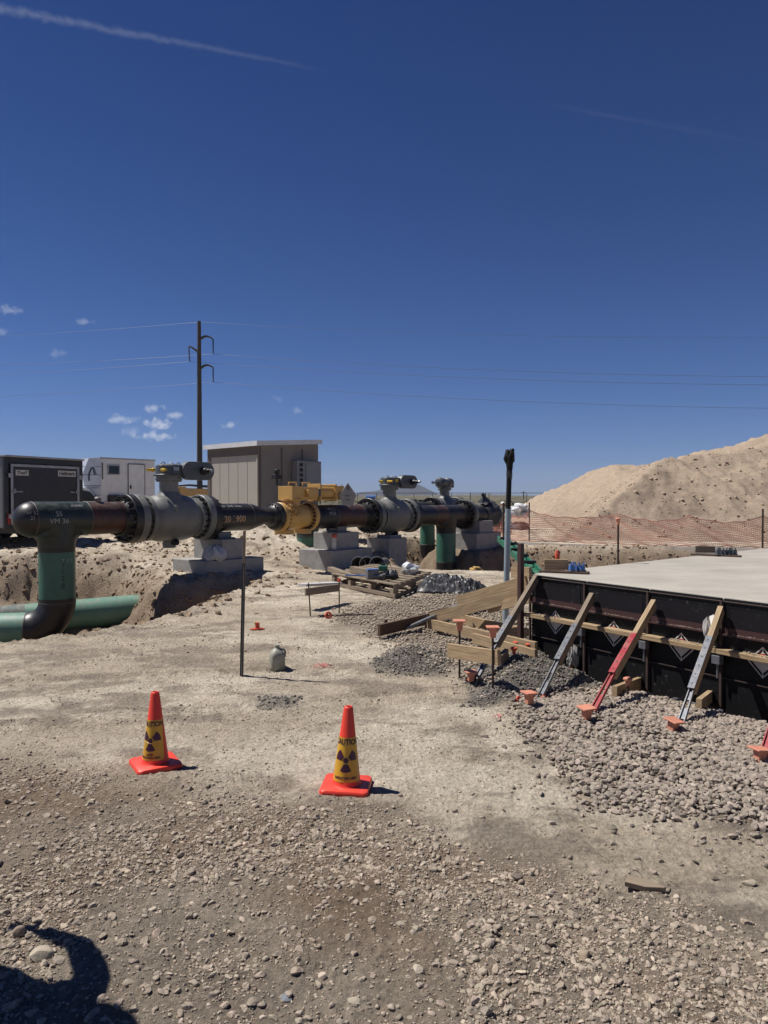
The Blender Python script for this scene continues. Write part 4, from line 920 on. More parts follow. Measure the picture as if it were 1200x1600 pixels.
MB().box((wd / 2, 1.2, zt + .02), (wd + .06, 2.46, .05)).build('roof_cap', M_['alu'], gt, bevel=.01)
MB().tube([(.06, -.05, zt - .2), (.06, -.06, zt - .9)], .02, 8).build('hose', M_['hole'], gt)
for xx in (1.2, 1.9): MB().rev((xx, 0.0, .42), (0, 1, 0), [(0, .36), (.03, .4), (.22, .4), (.25, .36)], 28).build('wheel', M_['tyre'], gt, smooth=40)

# white pickup under the nose
A = W(120, 700, 29.0); p_ = Vector((A.x, A.y, .3)); pk = thing('pickup_truck', 'white pickup truck parked under the nose of the white box trailer', 'pickup truck', p_, rz + .05)
q = MB(); prof = [(-.9, .45), (2.3, .45), (2.3, .98), (2.1, 1.08), (1.1, 1.18), (.55, 1.72), (.0, 1.85), (-.9, 1.85)]
q.prism([(x, 0, z_) for x, z_ in prof], (0, 1.9, 0)); q.build('body', M_['white'], pk, bevel=.05, smooth=30)
q = MB(); q.prism([(.15, -.012, 1.22), (.98, -.012, 1.22), (.55, -.012, 1.62), (.15, -.012, 1.68)], (0, .02, 0)); q.build('side_window', M_['glass'], pk)
q = MB(); q.prism([(1.13, .12, 1.20), (.60, .12, 1.70), (.60, 1.78, 1.70), (1.13, 1.78, 1.20)], (.02, 0, .012)); q.build('windscreen', M_['glass'], pk)
for yy in (.2, 1.7): MB().box((2.3, yy, .85), (.06, .34, .16)).build('headlight', M_['glass'], pk, bevel=.02)
MB().box((2.31, .95, .78), (.05, .9, .28)).build('grille', M_['hole'], pk, bevel=.02)
for xx, yy in ((1.55, -.02), (1.55, 1.68)):
    w_ = MB().rev((xx, yy, .38), (0, 1, 0), [(0, .34), (.03, .38), (.2, .38), (.24, .34)], 28).build('wheel', M_['tyre'], pk, smooth=40); MB().rev((xx, yy - .005, .38), (0, 1, 0), [(0, .2), (.25, .2)], 20).build('rim', M_['alu'], w_, smooth=40)

# tan control building
A = W(403, 688, 24.0); B = W(325, 694, 25.9); zg = .30
nrot = math.atan2((A - B).y, (A - B).x)
bd = thing('control_building', 'tan steel control building with sloping white-edged roof', 'building', (A.x, A.y, zg), nrot)
Lw = Vector((A.x - B.x, A.y - B.y, 0)).length; Dp = 2.75; h0 = 3.55 - zg - .14; h1 = 3.75 - zg - .14
# local: x runs from far-left corner (-Lw) to near corner (0); y goes back along the right wall
q = MB(); q.add([(-Lw, 0, -.2), (0, 0, -.2), (0, Dp, -.2), (-Lw, Dp, -.2), (-Lw, 0, h0), (0, 0, h0), (0, Dp, h1), (-Lw, Dp, h1)], [(3, 2, 1, 0), (4, 5, 6, 7), (0, 1, 5, 4), (1, 2, 6, 5), (2, 3, 7, 6), (3, 0, 4, 7)]); q.build('wall', M_['shedlight'], bd)
sl = math.atan2(h1 - h0, Dp)
q = MB(); q.add([(-Lw - .12, -.14, h0 - .012), (.12, -.14, h0 - .012), (.12, Dp + .12, h1 + .01), (-Lw - .12, Dp + .12, h1 + .01), (-Lw - .12, -.14, h0 + .15), (.12, -.14, h0 + .15), (.12, Dp + .12, h1 + .17), (-Lw - .12, Dp + .12, h1 + .17)], [(3, 2, 1, 0), (4, 5, 6, 7), (0, 1, 5, 4), (1, 2, 6, 5), (2, 3, 7, 6), (3, 0, 4, 7)]); q.build('roof', M_['white'], bd)
q = MB(); q.box((-Lw / 2, -.012, h0 - .16), (Lw, .03, .30)); q.box((-Lw + .09, -.012, h0 / 2 - .15), (.18, .03, h0 - .3)); q.build('wall_trim', M_['sheddark'], bd)
MB().box((-.03, -.013, h0 / 2 - .15), (.06, .028, h0 - .3)).build('corner_trim', M_['shedlight'], bd)
for k in range(1, 5): MB().box((-Lw + .18 + k * (Lw - .24) / 5, -.004, h0 / 2 - .15), (.014, .008, h0 - .3)).build('cladding_seam', M_['shedlight'], bd)
M_['shedshade'] = mat('shaded_tan_cladding', (.24, .21, .175), .6, c2=(.215, .19, .16), ns=2)  # right wall turned from the sun: its shade is put into this darker tan
q = MB(); q.add([(.004, .02, 0), (.03, .02, 0), (.03, Dp, 0), (.004, Dp, 0), (.004, .02, h0 - .01), (.03, .02, h0 - .01), (.03, Dp, h1 - .01), (.004, Dp, h1 - .01)], [(3, 2, 1, 0), (4, 5, 6, 7), (0, 1, 5, 4), (1, 2, 6, 5), (2, 3, 7, 6), (3, 0, 4, 7)]); q.build('shaded_side_cladding', M_['shedshade'], bd)
for yy in (.0, .95, 1.9): MB().box((.034, yy + .06, h0 / 2), (.02, .07, h0 - .05)).build('cladding_seam', M_['sheddark'], bd)
MB().box((.20, 2.02, h0 - 1.05), (.32, 1.15, 1.2)).build('wall_cabinet', M_['stainless'], bd, bevel=.015)
cb = bpy.data.objects[-1] if False else None
q = MB(); q.box((.37, 2.2, h0 - 1.05), (.02, .74, 1.12)); dd_ = q.build('cabinet_door', M_['stainless'], bd, bevel=.006)
for k in range(6): MB().box((.385, 1.62, h0 - .60 - .18 * k), (.02, .12, .12)).build('louvre', M_['hole'], bd)
MB().box((.40, 1.96, h0 - 1.12), (.03, .26, .04)).build('latch', M_['steel'], dd_)
MB().tube([(.10, .95, 0), (.10, .95, 1.9)], .03, 10).build('conduit', M_['galv'], bd, smooth=40)

# yellow telescopic boom machine behind
A = W(262, 770, 35); B = W(345, 770, 38.5); bm_ = thing('telescopic_crane', 'yellow boom machine showing between the grey valve gear and the tan building', 'crane', (A.x, A.y, .1), framed(A, B))
wd = (B - A).length; zc = 1.98
MB().beam((.1, 0, zc - .12), (wd + .6, 0, zc - .12 - .02), .42, .40).build('boom', M_['craneyel'], bm_, bevel=.03)
MB().box((.75, -.02, zc - .10), (.5, .56, .5)).build('boom_head', M_['craneyel'], bm_, bevel=.04)
q = MB(); q.prism([(.0, -.2, zc - .9), (.5, -.2, zc - .9), (.45, -.2, zc + .05), (.1, -.2, zc + .1), (-.1, -.2, zc - .3)], (0, .4, 0)); q.build('boom_knuckle', M_['craneyel'], bm_, bevel=.03)
MB().beam((.6, -.1, zc - 1.0), (1.2, -.1, zc - .45), .2, .22).build('lift_ram', M_['craneyel'], bm_, bevel=.02)
q = MB(); q.tube([(.4, -.1, zc + .18), (1.4, -.1, zc + .22), (2.6, -.1, zc + .16), (wd + .5, -.1, zc + .18)], .035, 8); q.tube([(.6, .1, zc + .17), (1.6, .1, zc + .25), (wd + .5, .1, zc + .19)], .04, 8); q.build('hydraulic_hose', M_['hole'], bm_, smooth=50)
pl_ = MB().box((wd - .72, -.225, zc - .12), (.95, .012, .24)).build('name_plate', M_['offwhite'], bm_)
letters('lettering', 'CB United', .18, M_['hole'], pl_, lambda u, v: (wd - .72 + u, -.235, zc - .12 + v), bold=.005)
MB().box((2.0, .6, .9), (3.6, 1.6, .6)).build('chassis', M_['hole'], bm_, bevel=.05)
q = MB().tube([(1.3 + .62 * math.cos(a), -.25, .62 + .62 * math.sin(a)) for a in [R(d) for d in range(0, 181, 12)]], .07, 8); q.build('wheel_arch', M_['white'], bm_, smooth=50)
for xx in (1.3, 3.0): MB().rev((xx, -.3, .55), (0, 1, 0), [(0, .42), (.06, .5), (.3, .5), (.34, .42)], 28).build('wheel', M_['tyre'], bm_, smooth=40)
MB().box((wd - .3, -.28, zc - .72), (.5, .05, .22)).build('step_plate', M_['brightyellow'], bm_)
MB().box((1.9, .2, zc - .75), (1.5, .8, .4)).build('engine_cover', M_['craneyel'], bm_, bevel=.04)

# ------------------------------------------------------------------ power pole and conductors
PBY = 75.0; Pb = W(312, 780, PBY)
pp = thing('power_pole', 'tall wooden power pole with three curved insulator arms', 'utility pole', (Pb.x, Pb.y, 0), 0)
M_['pole'] = mat('pole_wood', (.11, .095, .085), .9, c2=(.055, .045, .04), ns=3, stretch=(6, 6, .4))
ztop = W(313, 502, PBY).z
MB().rev((0, 0, -.5), (.0012, 0, 1), [(0, .32), (6, .29), (ztop + .5, .19)], 20).build('shaft', M_['pole'], pp, smooth=40)
wires = []
for (px, py, tipx, tipy, bx, by) in ((314, 529, 333, 530, 333, 553), (312, 553, 295, 541, 296, 565), (314, 575, 333, 574, 333, 597)):
    a = W(px, py, PBY); tip = W(tipx, tipy, PBY); bt = W(bx, by, PBY); o = Vector((Pb.x, Pb.y, 0))
    mid = (a + tip) / 2 + Vector((0, 0, .28 if tipx > px else .12))
    am = MB().tube([a - o, (a + mid) / 2 - o + Vector((0, 0, .08)), mid - o, (mid + tip) / 2 - o + Vector((0, 0, .06)), tip - o], .1, 8, rads=[.15, .13, .11, .09, .07]).build('davit_arm', M_['pole'], pp, smooth=50)
    pr = []; n = 10; L = (tip - bt).length
    for k in range(n): pr += [(L * k / n, .035), (L * (k + .4) / n, .11), (L * (k + .5) / n, .11), (L * (k + .55) / n, .035)]
    MB().rev(tip - o, bt - tip, pr + [(L, .035)], 10).build('insulator_string', M_['hole'], am)
    wires.append(bt)
wires.append(W(313, 503, PBY))
ends = [((-60, 572), (1300, 589), 'upper right arm'), ((-60, 587), (1300, 602), 'left arm'), ((-60, 622), (1300, 639), 'lower right arm'), ((-60, 528), (1300, 527), 'very top')]
M_['wire'] = mat('conductor', (.16, .16, .17), .5, .5)
for w_, (l, r_, nm) in zip(wires, ends):
    # poles of the same line far out of frame on either side; conductors sag between
    P1 = W(l[0], l[1], PBY + 14); P2 = W(r_[0], r_[1], PBY - 10); pts = []
    P1e = w_ + (P1 - w_) * 2.2; P2e = w_ + (P2 - w_) * 1.6
    for E in (P1e, P2e):
        seg = []
        k0 = (P1 if E is P1e else P2); f0 = 1 / 2.2 if E is P1e else 1 / 1.6; sg = .8 if E is P1e else 1.5
        for k in range(25):
            f = k / 24; p = w_.lerp(E, f); p.z -= sg * 4 * f * (1 - f) - sg * 4 * f0 * (1 - f0) * f / f0 * (1 if f <= f0 else 0) - (sg * 4 * f0 * (1 - f0) * (1 - (f - f0) / (1 - f0)) if f > f0 else 0); seg.append(p)
        pts = (list(reversed(seg)) + pts) if E is P1e else pts + seg[1:]
    o = MB().tube([p - w_ for p in pts],   .010 if nm == 'very top' else .014, 5).build('power_line', M_['wire'], None, smooth=60); o.location = w_
    tag(o, 'thin power line strung from the %s of the pole' % nm, 'power line', 'power lines across the sky')
# far pole and yard bits
def farpole(px, y0, y1, D, label):
    a = W(px, y1, D); b = W(px, y0, D); t_ = thing('utility_pole', label, 'utility pole', (a.x, a.y, a.z), 0)
    MB().cyl((0, 0, 0), (0, 0, b.z - a.z), D * .0006, n=8).build('shaft', M_['pole'], t_); MB().box((0, 0, (b.z - a.z) * .88), (D * .006, D * .0008, D * .0008)).build('crossarm', M_['pole'], t_)
farpole(534, 757, 782, 320, 'tiny distant pole left of the mountain'); farpole(818, 768, 781, 520, 'tiny distant pole on the plain above the white sacks')

# ------------------------------------------------------------------ chain link fence
FD = 104.
fc = thing('chain_link_fence', 'long chain link fence crossing the plain in front of the mountain', 'fence', (W(500, 780, FD).x, FD, .1), 0)
M_['fence'] = mat('fence_steel', (.10, .10, .10), .6, .3)
xL = 0.; xR = (1010 - 500) / F * FD; H_ = W(600, 770.5, FD).z - .1
k = 0; x = xL
while x < xR:
    MB().cyl((x, 0, -.3), (x, 0, H_ * (1.05 if k % 4 == 0 else 1)), .055 if k % 4 == 0 else .04, n=8).build('fence_post', M_['fence'], fc); x += 2.75; k += 1
for zz_, r_ in ((H_, .028), (H_ * .45, .03), (H_ * .08, .015), (H_ * 1.04, .01)): MB().cyl((xL, 0, zz_), (xR, 0, zz_), r_, n=6).build('rail', M_['fence'], fc)
q = MB()
for i in range(int((xR - xL) / .42)):
    xx = xL + i * .42; q.add([(xx, 0, .05), (xx + .012, 0, .05), (xx + .012 + H_ * .5, .0, H_), (xx + H_ * .5, 0, H_)], [(0, 1, 2, 3)]); q.add([(xx, .01, H_), (xx + .012, .01, H_), (xx + .012 + H_ * .5, .01, .05), (xx + H_ * .5, .01, .05)], [(0, 1, 2, 3)])
o = q.build('wire_mesh', M_['fence'], fc)
# scrub on the plain
rg = np.random.default_rng(5); q = MB()
M_['scrub'] = mat('sage_scrub', (.075, .080, .048), .95, c2=(.12, .11, .07), ns=.8)
def scrubs(n, x0, x1, y0, y1, s0, s1, seed):
    rg = np.random.default_rng(seed)
    for _ in range(n):
        x, y = rg.uniform(x0, x1), rg.uniform(y0, y1); s = rg.uniform(s0, s1)
        z0 = H1(x, y)
        for k in range(9):
            a, b = rg.uniform(0, 6.28), rg.uniform(.2, 1.2); d = Vector((math.cos(a) * math.cos(b), math.sin(a) * math.cos(b), math.sin(b))) * s * rg.uniform(.5, 1.)
            c = Vector((x, y, z0 - .02)); w = Vector((-math.sin(a), math.cos(a), 0)) * s * .38; q.add([c - w * .3, c + w * .3, c + d + w, c + d * 1.05 - w * .2, c + d - w], [(0, 1, 2, 3, 4)])
scrubs(320, -30, 60, 62, 170, .2, .5, 3); scrubs(260, -60, 130, 170, 420, .4, .9, 4); scrubs(160, -6, 26, 330, 360, .9, 1.9, 5); scrubs(60, 118, 190, 480, 500, 1.4, 2.5, 7)
o = q.build('sagebrush', M_['scrub']); struct(o, 'stuff')
# small blue tank and white specks
o = MB().rev((-1.5, 0, .55), (1, 0, 0), [(0, .4), (.08, .5), (2.92, .5), (3, .4)], 20).box((-.9, 0, .1), (.2, .7, .5)).box((.9, 0, .1), (.2, .7, .5)).build('storage_tank', M_['blue'], smooth=40)
p = W(579, 781, 130); o.location = (p.x, p.y, 1.25); o.scale = (.6, .8, 1); o.rotation_euler = (0, 0, 0); tag(o, 'small blue tank seen beyond the fence, left of the middle valve stem', 'tank')

# ------------------------------------------------------------------ orange mesh barrier
M_['mesh'] = mat('orange_mesh_plastic', (.60, .25, .18), .6, c2=(.48, .19, .13), ns=4)
line = [W(742, 850, 28.5), W(790, 850, 27.6), W(827, 850, 26.8), W(966, 850, 25.2), W(1080, 850, 24.0), W(1192, 850, 23.2), W(1300, 850, 22.6), W(1420, 850, 22.2)]
mf = thing('mesh_barrier', 'sagging orange plastic mesh barrier strung in front of the dirt mound', 'mesh barrier', (line[0].x, line[0].y, 0), 0)
cum = [0]
for a, b in zip(line, line[1:]): cum.append(cum[-1] + (Vector((b.x, b.y)) - Vector((a.x, a.y))).length)
def mline(s):
    for k in range(len(line) - 1):
        if s <= cum[k + 1] or k == len(line) - 2:
            f = (s - cum[k]) / (cum[k + 1] - cum[k]); a, b = line[k], line[k + 1]; x, y = a.x + (b.x - a.x) * f, a.y + (b.y - a.y) * f
            sag = 4 * f * (1 - f) * .22; return x, y, sag
tot = cum[-1]; o0 = Vector((line[0].x, line[0].y, 0)); NX = int(tot / .060); NZ = 17
xy = [mline(i * tot / NX) for i in range(NX + 1)]; gz = hgt(np.array([a[0] for a in xy]), np.array([a[1] for a in xy]))
def mp(i, k):
    x, y, sag = xy[i]; top = 1.12 - sag - .10 * float(ss(3, 9, i * tot / NX)); f = k / NZ; s = i * tot / NX
    return Vector((x + .05 * math.sin(s * 5 + k * .4), y + .05 * math.sin(s * 2.3 + k * .5) - .10 * (1 - f) * math.sin(s * 1.1), gz[i] + .02 + top * f + .02 * math.sin(s * 9 + k))) - o0
q = MB(); g = [[mp(i, k) for k in range(NZ + 1)] for i in range(NX + 1)]; up = Vector((0, 0, .0065)); rt_ = (Vector((line[-1].x - line[0].x, line[-1].y - line[0].y, 0))).normalized() * .0055
vi = []; vs = []; fs_ = []
for k in range(NZ + 1):
    h_ = up * (2.4 if k in (0, NZ) else 1.15)
    for i in range(NX):
        b0 = len(vs); vs += [g[i][k] - h_, g[i + 1][k] - h_, g[i + 1][k] + h_, g[i][k] + h_]; fs_.append((b0, b0 + 1, b0 + 2, b0 + 3))
for i in range(NX + 1):
    for k in range(NZ):
        b0 = len(vs); vs += [g[i][k] - rt_, g[i][k] + rt_, g[i][k + 1] + rt_, g[i][k + 1] - rt_]; fs_.append((b0, b0 + 1, b0 + 2, b0 + 3))
me = bpy.data.meshes.new('mesh_netting'); me.from_pydata([tuple(v) for v in vs], [], fs_); me.materials.append(M_['mesh']); o = bpy.data.objects.new('mesh_netting', me); COL.objects.link(o); o.parent = mf
def stake(name, label, top, r, m, zb=None, capm=None, cap=None, parent=None, group=None, cat='stake'):
    z0 = H1(top.x, top.y) if zb is None else zb
    t_ = thing(name, label, cat, (top.x, top.y, z0), 0, group)
    MB().cyl((0, 0, -.15), (0, 0, top.z - z0), r, n=10).build('rod', m, t_, smooth=40)
    if cap == 'plate':
        q = MB(); h = top.z - z0; q.box((0, 0, h + .022), (.115, .115, .012)); q.box((0, 0, h - .02), (.042, .042, .075), taper=1.25); q.build('safety_cap', capm, t_, bevel=.003)
    elif cap == 'mushroom':
        h = top.z - z0; MB().rev((0, 0, h - .06), (0, 0, 1), [(0, .018), (.05, .022), (.06, .034), (.075, .036), (.085, .024)], 18).build('safety_cap', capm, t_, smooth=40)
    return t_
GS = 'posts along the orange mesh'
stake('fence_stake', 'brown stake with yellow top at the left end of the orange mesh', W(787, 786, 27.5), .035, M_['rust'], None, M_['brightyellow'], 'mushroom', None, GS)
stake('fence_stake', 'thin black stake in the orange mesh right of the grey conduit', W(827, 785, 26.8), .025, M_['rust'], None, None, None, None, GS)
stake('fence_stake', 'black stake standing in the orange mesh at the far right edge', W(1192, 795, 23.2), .03, M_['rust'], None, None, None, None, GS)
stake('capped_rod', 'black rod with orange cap rising behind the slab edge, before the mound', W(966, 812, 8.75), .012, M_['rust'], .5, M_['orangecap'], 'mushroom')
# grey strip road and white sacks, pallet stack, worker
M_['sack'] = mat('white_woven_sack', (.66, .66, .66), .7, c2=(.52, .52, .52), ns=7)
sp = [(802, 803, .0), (811, 804, .1), (820, 804, 0), (806, 797, 0), (815, 797, .2), (824, 799, .2), (811, 791, 0), (800, 796, .2), (819, 793, .2)]
proto = None
for k, (px, py, dy) in enumerate(sp):
    p = W(px, py, 37 + dy)
    if proto is None:
        proto = crumple(MB(), (-.30, 0, 0), (1, 0, 0), [(0, .04), (.05, .12), (.15, .17), (.32, .18), (.48, .16), (.56, .10), (.6, .04)], 16, .16, 31).build('white_sack', M_['sack'], None, smooth=40); o = proto
    else: o = proto.copy(); COL.objects.link(o)
    o.location = p; o.rotation_euler = (.1 * math.sin(k), .2 * math.cos(k * 2), k * .9); tag(o, 'filled white sack in the heap beyond the orange mesh', 'sack', 'white sacks heaped beyond the mesh')
p = W(812, 808, 37); pb_ = crumple(MB(), (0, 0, 0), (0, 0, 1), [(0, .55), (.12, .52), (.3, .42), (.4, .2)], 18, .12, 12).build('plastic_sheet', M_['tarp'], smooth=30); pb_.location = (p.x, p.y + .1, H1(p.x, p.y)); tag(pb_, 'dark sheeting under the white sack heap', 'sheeting')
p = W(775, 805, 33.5); bx_ = thing('equipment_box', 'small grey control box standing below the worker in the hard hat', 'box', (p.x, p.y, H1(p.x, p.y)), .2)
MB().box((0, 0, .82), (.27, .25, .36)).build('case', M_['offwhite'], bx_, bevel=.02); MB().box((0, -.13, .82), (.12, .01, .1)).build('panel', M_['valvedark'], bx_); MB().box((0, 0, .33), (.2, .2, .64)).build('stand', M_['rust'], bx_)
p = W(778, 815, 32.5); ps = thing('frame_stack', 'low stack of dark red steel frames left of the conduit, beyond the pipe end', 'steel frames', (p.x, p.y, H1(p.x, p.y)), .1)
for k in range(4):
    q = MB(); q.box((0, -.35, .12 + .14 * k), (1.1, .06, .07)); q.box((0, .35, .12 + .14 * k), (1.1, .06, .07)); q.box((-.4, 0, .06 + .14 * k), (.08, .8, .06)); q.box((.4, 0, .06 + .14 * k), (.08, .8, .06)); q.build('steel_frame', M_['maroon'], ps)

# ------------------------------------------------------------------ people
M_['skin'] = mat('skin', (.42, .22, .14), .5); M_['vest'] = mat('olive_hi_vis', (.20, .19, .06), .8, c2=(.14, .14, .05), ns=12); M_['jeans'] = mat('blue_denim', (.04, .06, .11), .9, c2=(.03, .045, .08), ns=30)
M_['boots'] = mat('brown_boots', (.06, .035, .02), .7); M_['shirt'] = mat('dark_shirt', (.05, .055, .06), .85, c2=(.04, .04, .045), ns=20)
def person(label, loc, rz, J, shirt, trousers, hat, vest=None, scale=1.):
    """J: joint positions (x right, y forward, z up) for a 1.75 m figure; body is one skinned surface"""
    root = thing('person', label, 'person', loc, rz); root.scale = (scale,) * 3
    names = list(J); vs = [J[n][0] for n in names]; idx = {n: i for i, n in enumerate(names)}
    ed = [('pelvis', 'waist'), ('waist', 'chest'), ('chest', 'neck'), ('neck', 'headb'), ('headb', 'headm'), ('headm', 'headt')]
    for s in 'LR': ed += [('chest', 'sh' + s), ('sh' + s, 'el' + s), ('el' + s, 'wr' + s), ('wr' + s, 'palm' + s), ('pelvis', 'hip' + s), ('hip' + s, 'kn' + s), ('kn' + s, 'an' + s), ('an' + s, 'toe' + s)]
    # five fingers rooted in each palm
    for s in 'LR':
        w = Vector(J['wr' + s][0]); pm = Vector(J['palm' + s][0]); d = (pm - w).normalized(); sd = d.cross(Vector((0, 1, .3))).normalized(); cr = d.cross(sd)
        for k, (off, ln) in enumerate(((-.032, .062), (-.011, .078), (.011, .082), (.032, .072))):
            a = pm + sd * off + d * .03; b = a + d * ln * .5 + cr * .006; c = b + d * ln * .4 + cr * .025
            for q_, nm in ((a, 'a'), (b, 'b'), (c, 'c')): names.append(f'f{s}{k}{nm}'); idx[names[-1]] = len(vs); vs.append(tuple(q_)); J[names[-1]] = (tuple(q_), .0095 if nm != 'c' else .008)
            ed += [('palm' + s, f'f{s}{k}a'), (f'f{s}{k}a', f'f{s}{k}b'), (f'f{s}{k}b', f'f{s}{k}c')]
        a = w + (pm - w) * .45 + sd * .035; b = a + d * .03 + sd * .03 + cr * .015; c = b + d * .03 + cr * .01
        for q_, nm in ((a, 'a'), (b, 'b'), (c, 'c')): names.append(f't{s}{nm}'); idx[names[-1]] = len(vs); vs.append(tuple(q_)); J[names[-1]] = (tuple(q_), .011)
        ed += [('palm' + s, f't{s}a'), (f't{s}a', f't{s}b'), (f't{s}b', f't{s}c')]
    me = bpy.data.meshes.new('body'); me.from_pydata(vs, [(idx[a], idx[b]) for a, b in ed], []); o = bpy.data.objects.new('body', me); COL.objects.link(o)
    sk = o.modifiers.new('skin', 'SKIN'); sk.use_smooth_shade = True
    for i, n_ in enumerate(names):
        r_ = J[n_][1]; me.skin_vertices[0].data[i].radius = r_ if isinstance(r_, tuple) else (r_, r_); me.skin_vertices[0].data[i].use_root = (n_ == 'pelvis')
    sb = o.modifiers.new('sub', 'SUBSURF'); sb.levels = 2; sb.render_levels = 2
    dg = bpy.context.evaluated_depsgraph_get(); m2 = bpy.data.meshes.new_from_object(o.evaluated_get(dg)); bpy.data.objects.remove(o)
    body = bpy.data.objects.new('body', m2); COL.objects.link(body); body.parent = root
    m2.materials.clear()
    for mm in (M_['skin'], shirt, trousers, M_['boots']): m2.materials.append(mm)
    zone = {}
    for a, b in ed:
        if a.startswith(('f', 't', 'palm', 'wr')) or b.startswith('palm') or a in ('neck', 'headb', 'headm'): z_ = 0
        elif a.startswith('el') : z_ = 1
        elif a.startswith(('pelvis', 'hip')) and b != 'waist': z_ = 2
        elif a.startswith('kn'): z_ = 2
        elif a.startswith('an'): z_ = 3
        else: z_ = 1
        zone[(a, b)] = z_
    for p in m2.polygons:
        c = p.center; best = 1e9; bz = 1
        for (a, b), z_ in zone.items():
            A_, B_ = Vector(J[a][0]), Vector(J[b][0]); ab = B_ - A_; t_ = max(0, min(1, (c - A_).dot(ab) / max(ab.length_squared, 1e-9))); d_ = (A_ + ab * t_ - c).length
            if d_ < best: best = d_; bz = z_
        p.material_index = bz; p.use_smooth = True
    hm, hd_ = Vector(J['headm'][0]), (Vector(J['headt'][0]) - Vector(J['headb'][0])).normalized(); fw = Vector(J['_fwd'][0]) if '_fwd' in J else Vector((0, 1, 0)); rt = fw.cross(hd_).normalized()
    MB().rev(hm + fw * .105 - hd_ * .005, fw, [(-.03, .02), (0, .014), (.014, .006)], 8).build('nose', M_['skin'], body, smooth=60)
    for s_ in (-1, 1):
        MB().rev(hm + fw * .088 + rt * s_ * .032 + hd_ * .02, fw, [(-.01, .012), (0, .011), (.004, .006)], 10).build('eye', M_['white'], body, smooth=60)
        MB().rev(hm + rt * s_ * .078 - hd_ * .0, rt * s_, [(-.01, .028), (.008, .026), (.014, .015)], 10).build('ear', M_['skin'], body, smooth=60)
    MB().box(hm + fw * .098 - hd_ * .045, (.045, .01, .009)).build('mouth', M_['red'], body, bevel=.003)
    q = MB(); top = hm + hd_ * .045; q.rev(top, hd_, [(0, .116), (.03, .115), (.065, .102), (.092, .074), (.108, .03), (.11, .005)], 24); q.prism([top + fw * .10 + rt * .09, top + fw * .165 + rt * .05, top + fw * .17 - rt * .05, top + fw * .10 - rt * .09], hd_ * .012)
    q.build('hard_hat', hat, root, smooth=40)
    if vest:
        q = MB(); c0, c1 = Vector(J['pelvis'][0]), Vector(J['chest'][0]); ax = (c1 - c0).normalized(); vs2 = []; fs2 = []; n = 24
        for k, (f, rx, ry) in enumerate(((-.05, .19, .15), (.3, .185, .145), (.7, .205, .155), (1.0, .21, .15), (1.22, .13, .10))):
            for i in range(n):
                a = 2 * math.pi * i / n; vs2.append(c0 + (c1 - c0) * f + Vector((rx * math.cos(a), ry * math.sin(a), 0)))
        for k in range(4):
            for i in range(n): fs2.append((k * n + i, k * n + (i + 1) % n, (k + 1) * n + (i + 1) % n, (k + 1) * n + i))
        q.add(vs2, fs2); q.build('vest', vest, root, smooth=60)
    return root
def joints(armR=None, armL=None, lean=0.):
    J = dict(pelvis=((0, 0, .95), (.15, .12)), waist=((0, lean * .1, 1.10), (.14, .11)), chest=((0, lean * .3, 1.33), (.17, .125)), neck=((0, lean * .45, 1.50), .062), headb=((0, lean * .5 + .01, 1.56), .068), headm=((0, lean * .55 + .015, 1.64), (.082, .098)), headt=((0, lean * .55 + .01, 1.71), (.068, .08)))
    for s, sg, arm in (('L', -1, armL), ('R', 1, armR)):
        arm = arm or ((sg * .20, 0, 1.42), (sg * .25, -.02, 1.13), (sg * .27, .06, .88), (sg * .27, .08, .82))
        y0 = lean * .35
        J['sh' + s] = ((arm[0][0], arm[0][1] + y0, arm[0][2]), .062); J['el' + s] = (arm[1], .045); J['wr' + s] = (arm[2], (.030, .024)); J['palm' + s] = (arm[3], (.042, .020))
        J['hip' + s] = ((sg * .10, 0, .90), .092); J['kn' + s] = ((sg * .12, .02, .49), .060); J['an' + s] = ((sg * .13, -.01, .09), .043); J['toe' + s] = ((sg * .15, .17, .05), (.046, .034))
    return J
p = W(782, 800, 35.5); z0 = W(778, 783.5, 35.5).z - 1.80 * 1.0
jj = joints(armR=((.20, 0, 1.42), (.30, .12, 1.18), (.22, .36, 1.10), (.20, .42, 1.08)), armL=((-.20, 0, 1.42), (-.28, .12, 1.16), (-.15, .36, 1.06), (-.13, .42, 1.04)), lean=.25)
person('worker in white hard hat and olive vest, far off beyond the pipe end', (p.x, p.y, z0), R(-60), jj, M_['shirt'], M_['jeans'], M_['white'], M_['vest'])
# bystander just outside the left edge; only the shadow is in view. 
jj = joints(armR=((.20, 0, 1.43), (.34, .02, 1.18), (.36, .08, .93), (.36, .10, .87)))
BY = (-1.84, 2.37)
person('bystander in white hard hat, dark shirt and jeans, standing just left of the view', (BY[0], BY[1], H1(*BY)), R(75), jj, M_['shirt'], M_['jeans'], M_['white'])

# ------------------------------------------------------------------ air
hm = bpy.data.meshes.new('haze'); b_ = bmesh.new(); bmesh.ops.create_cube(b_, size=1.0); b_.to_mesh(hm); b_.free()
hz = bpy.data.objects.new('haze', hm); COL.objects.link(hz); hz.scale = (26000, 22000, 420); hz.location = (0, 1500, 198)
mv = bpy.data.materials.new('air'); mv.use_nodes = True; nt = mv.node_tree; nt.nodes.clear(); mo = nt.nodes.new('ShaderNodeOutputMaterial'); pv = nt.nodes.new('ShaderNodeVolumePrincipled')
pv.inputs['Color'].default_value = (.62, .74, .95, 1); pv.inputs['Density'].default_value = 5.5e-5; nt.links.new(pv.outputs[0], mo.inputs['Volume']); hm.materials.append(mv); struct(hz, 'stuff')
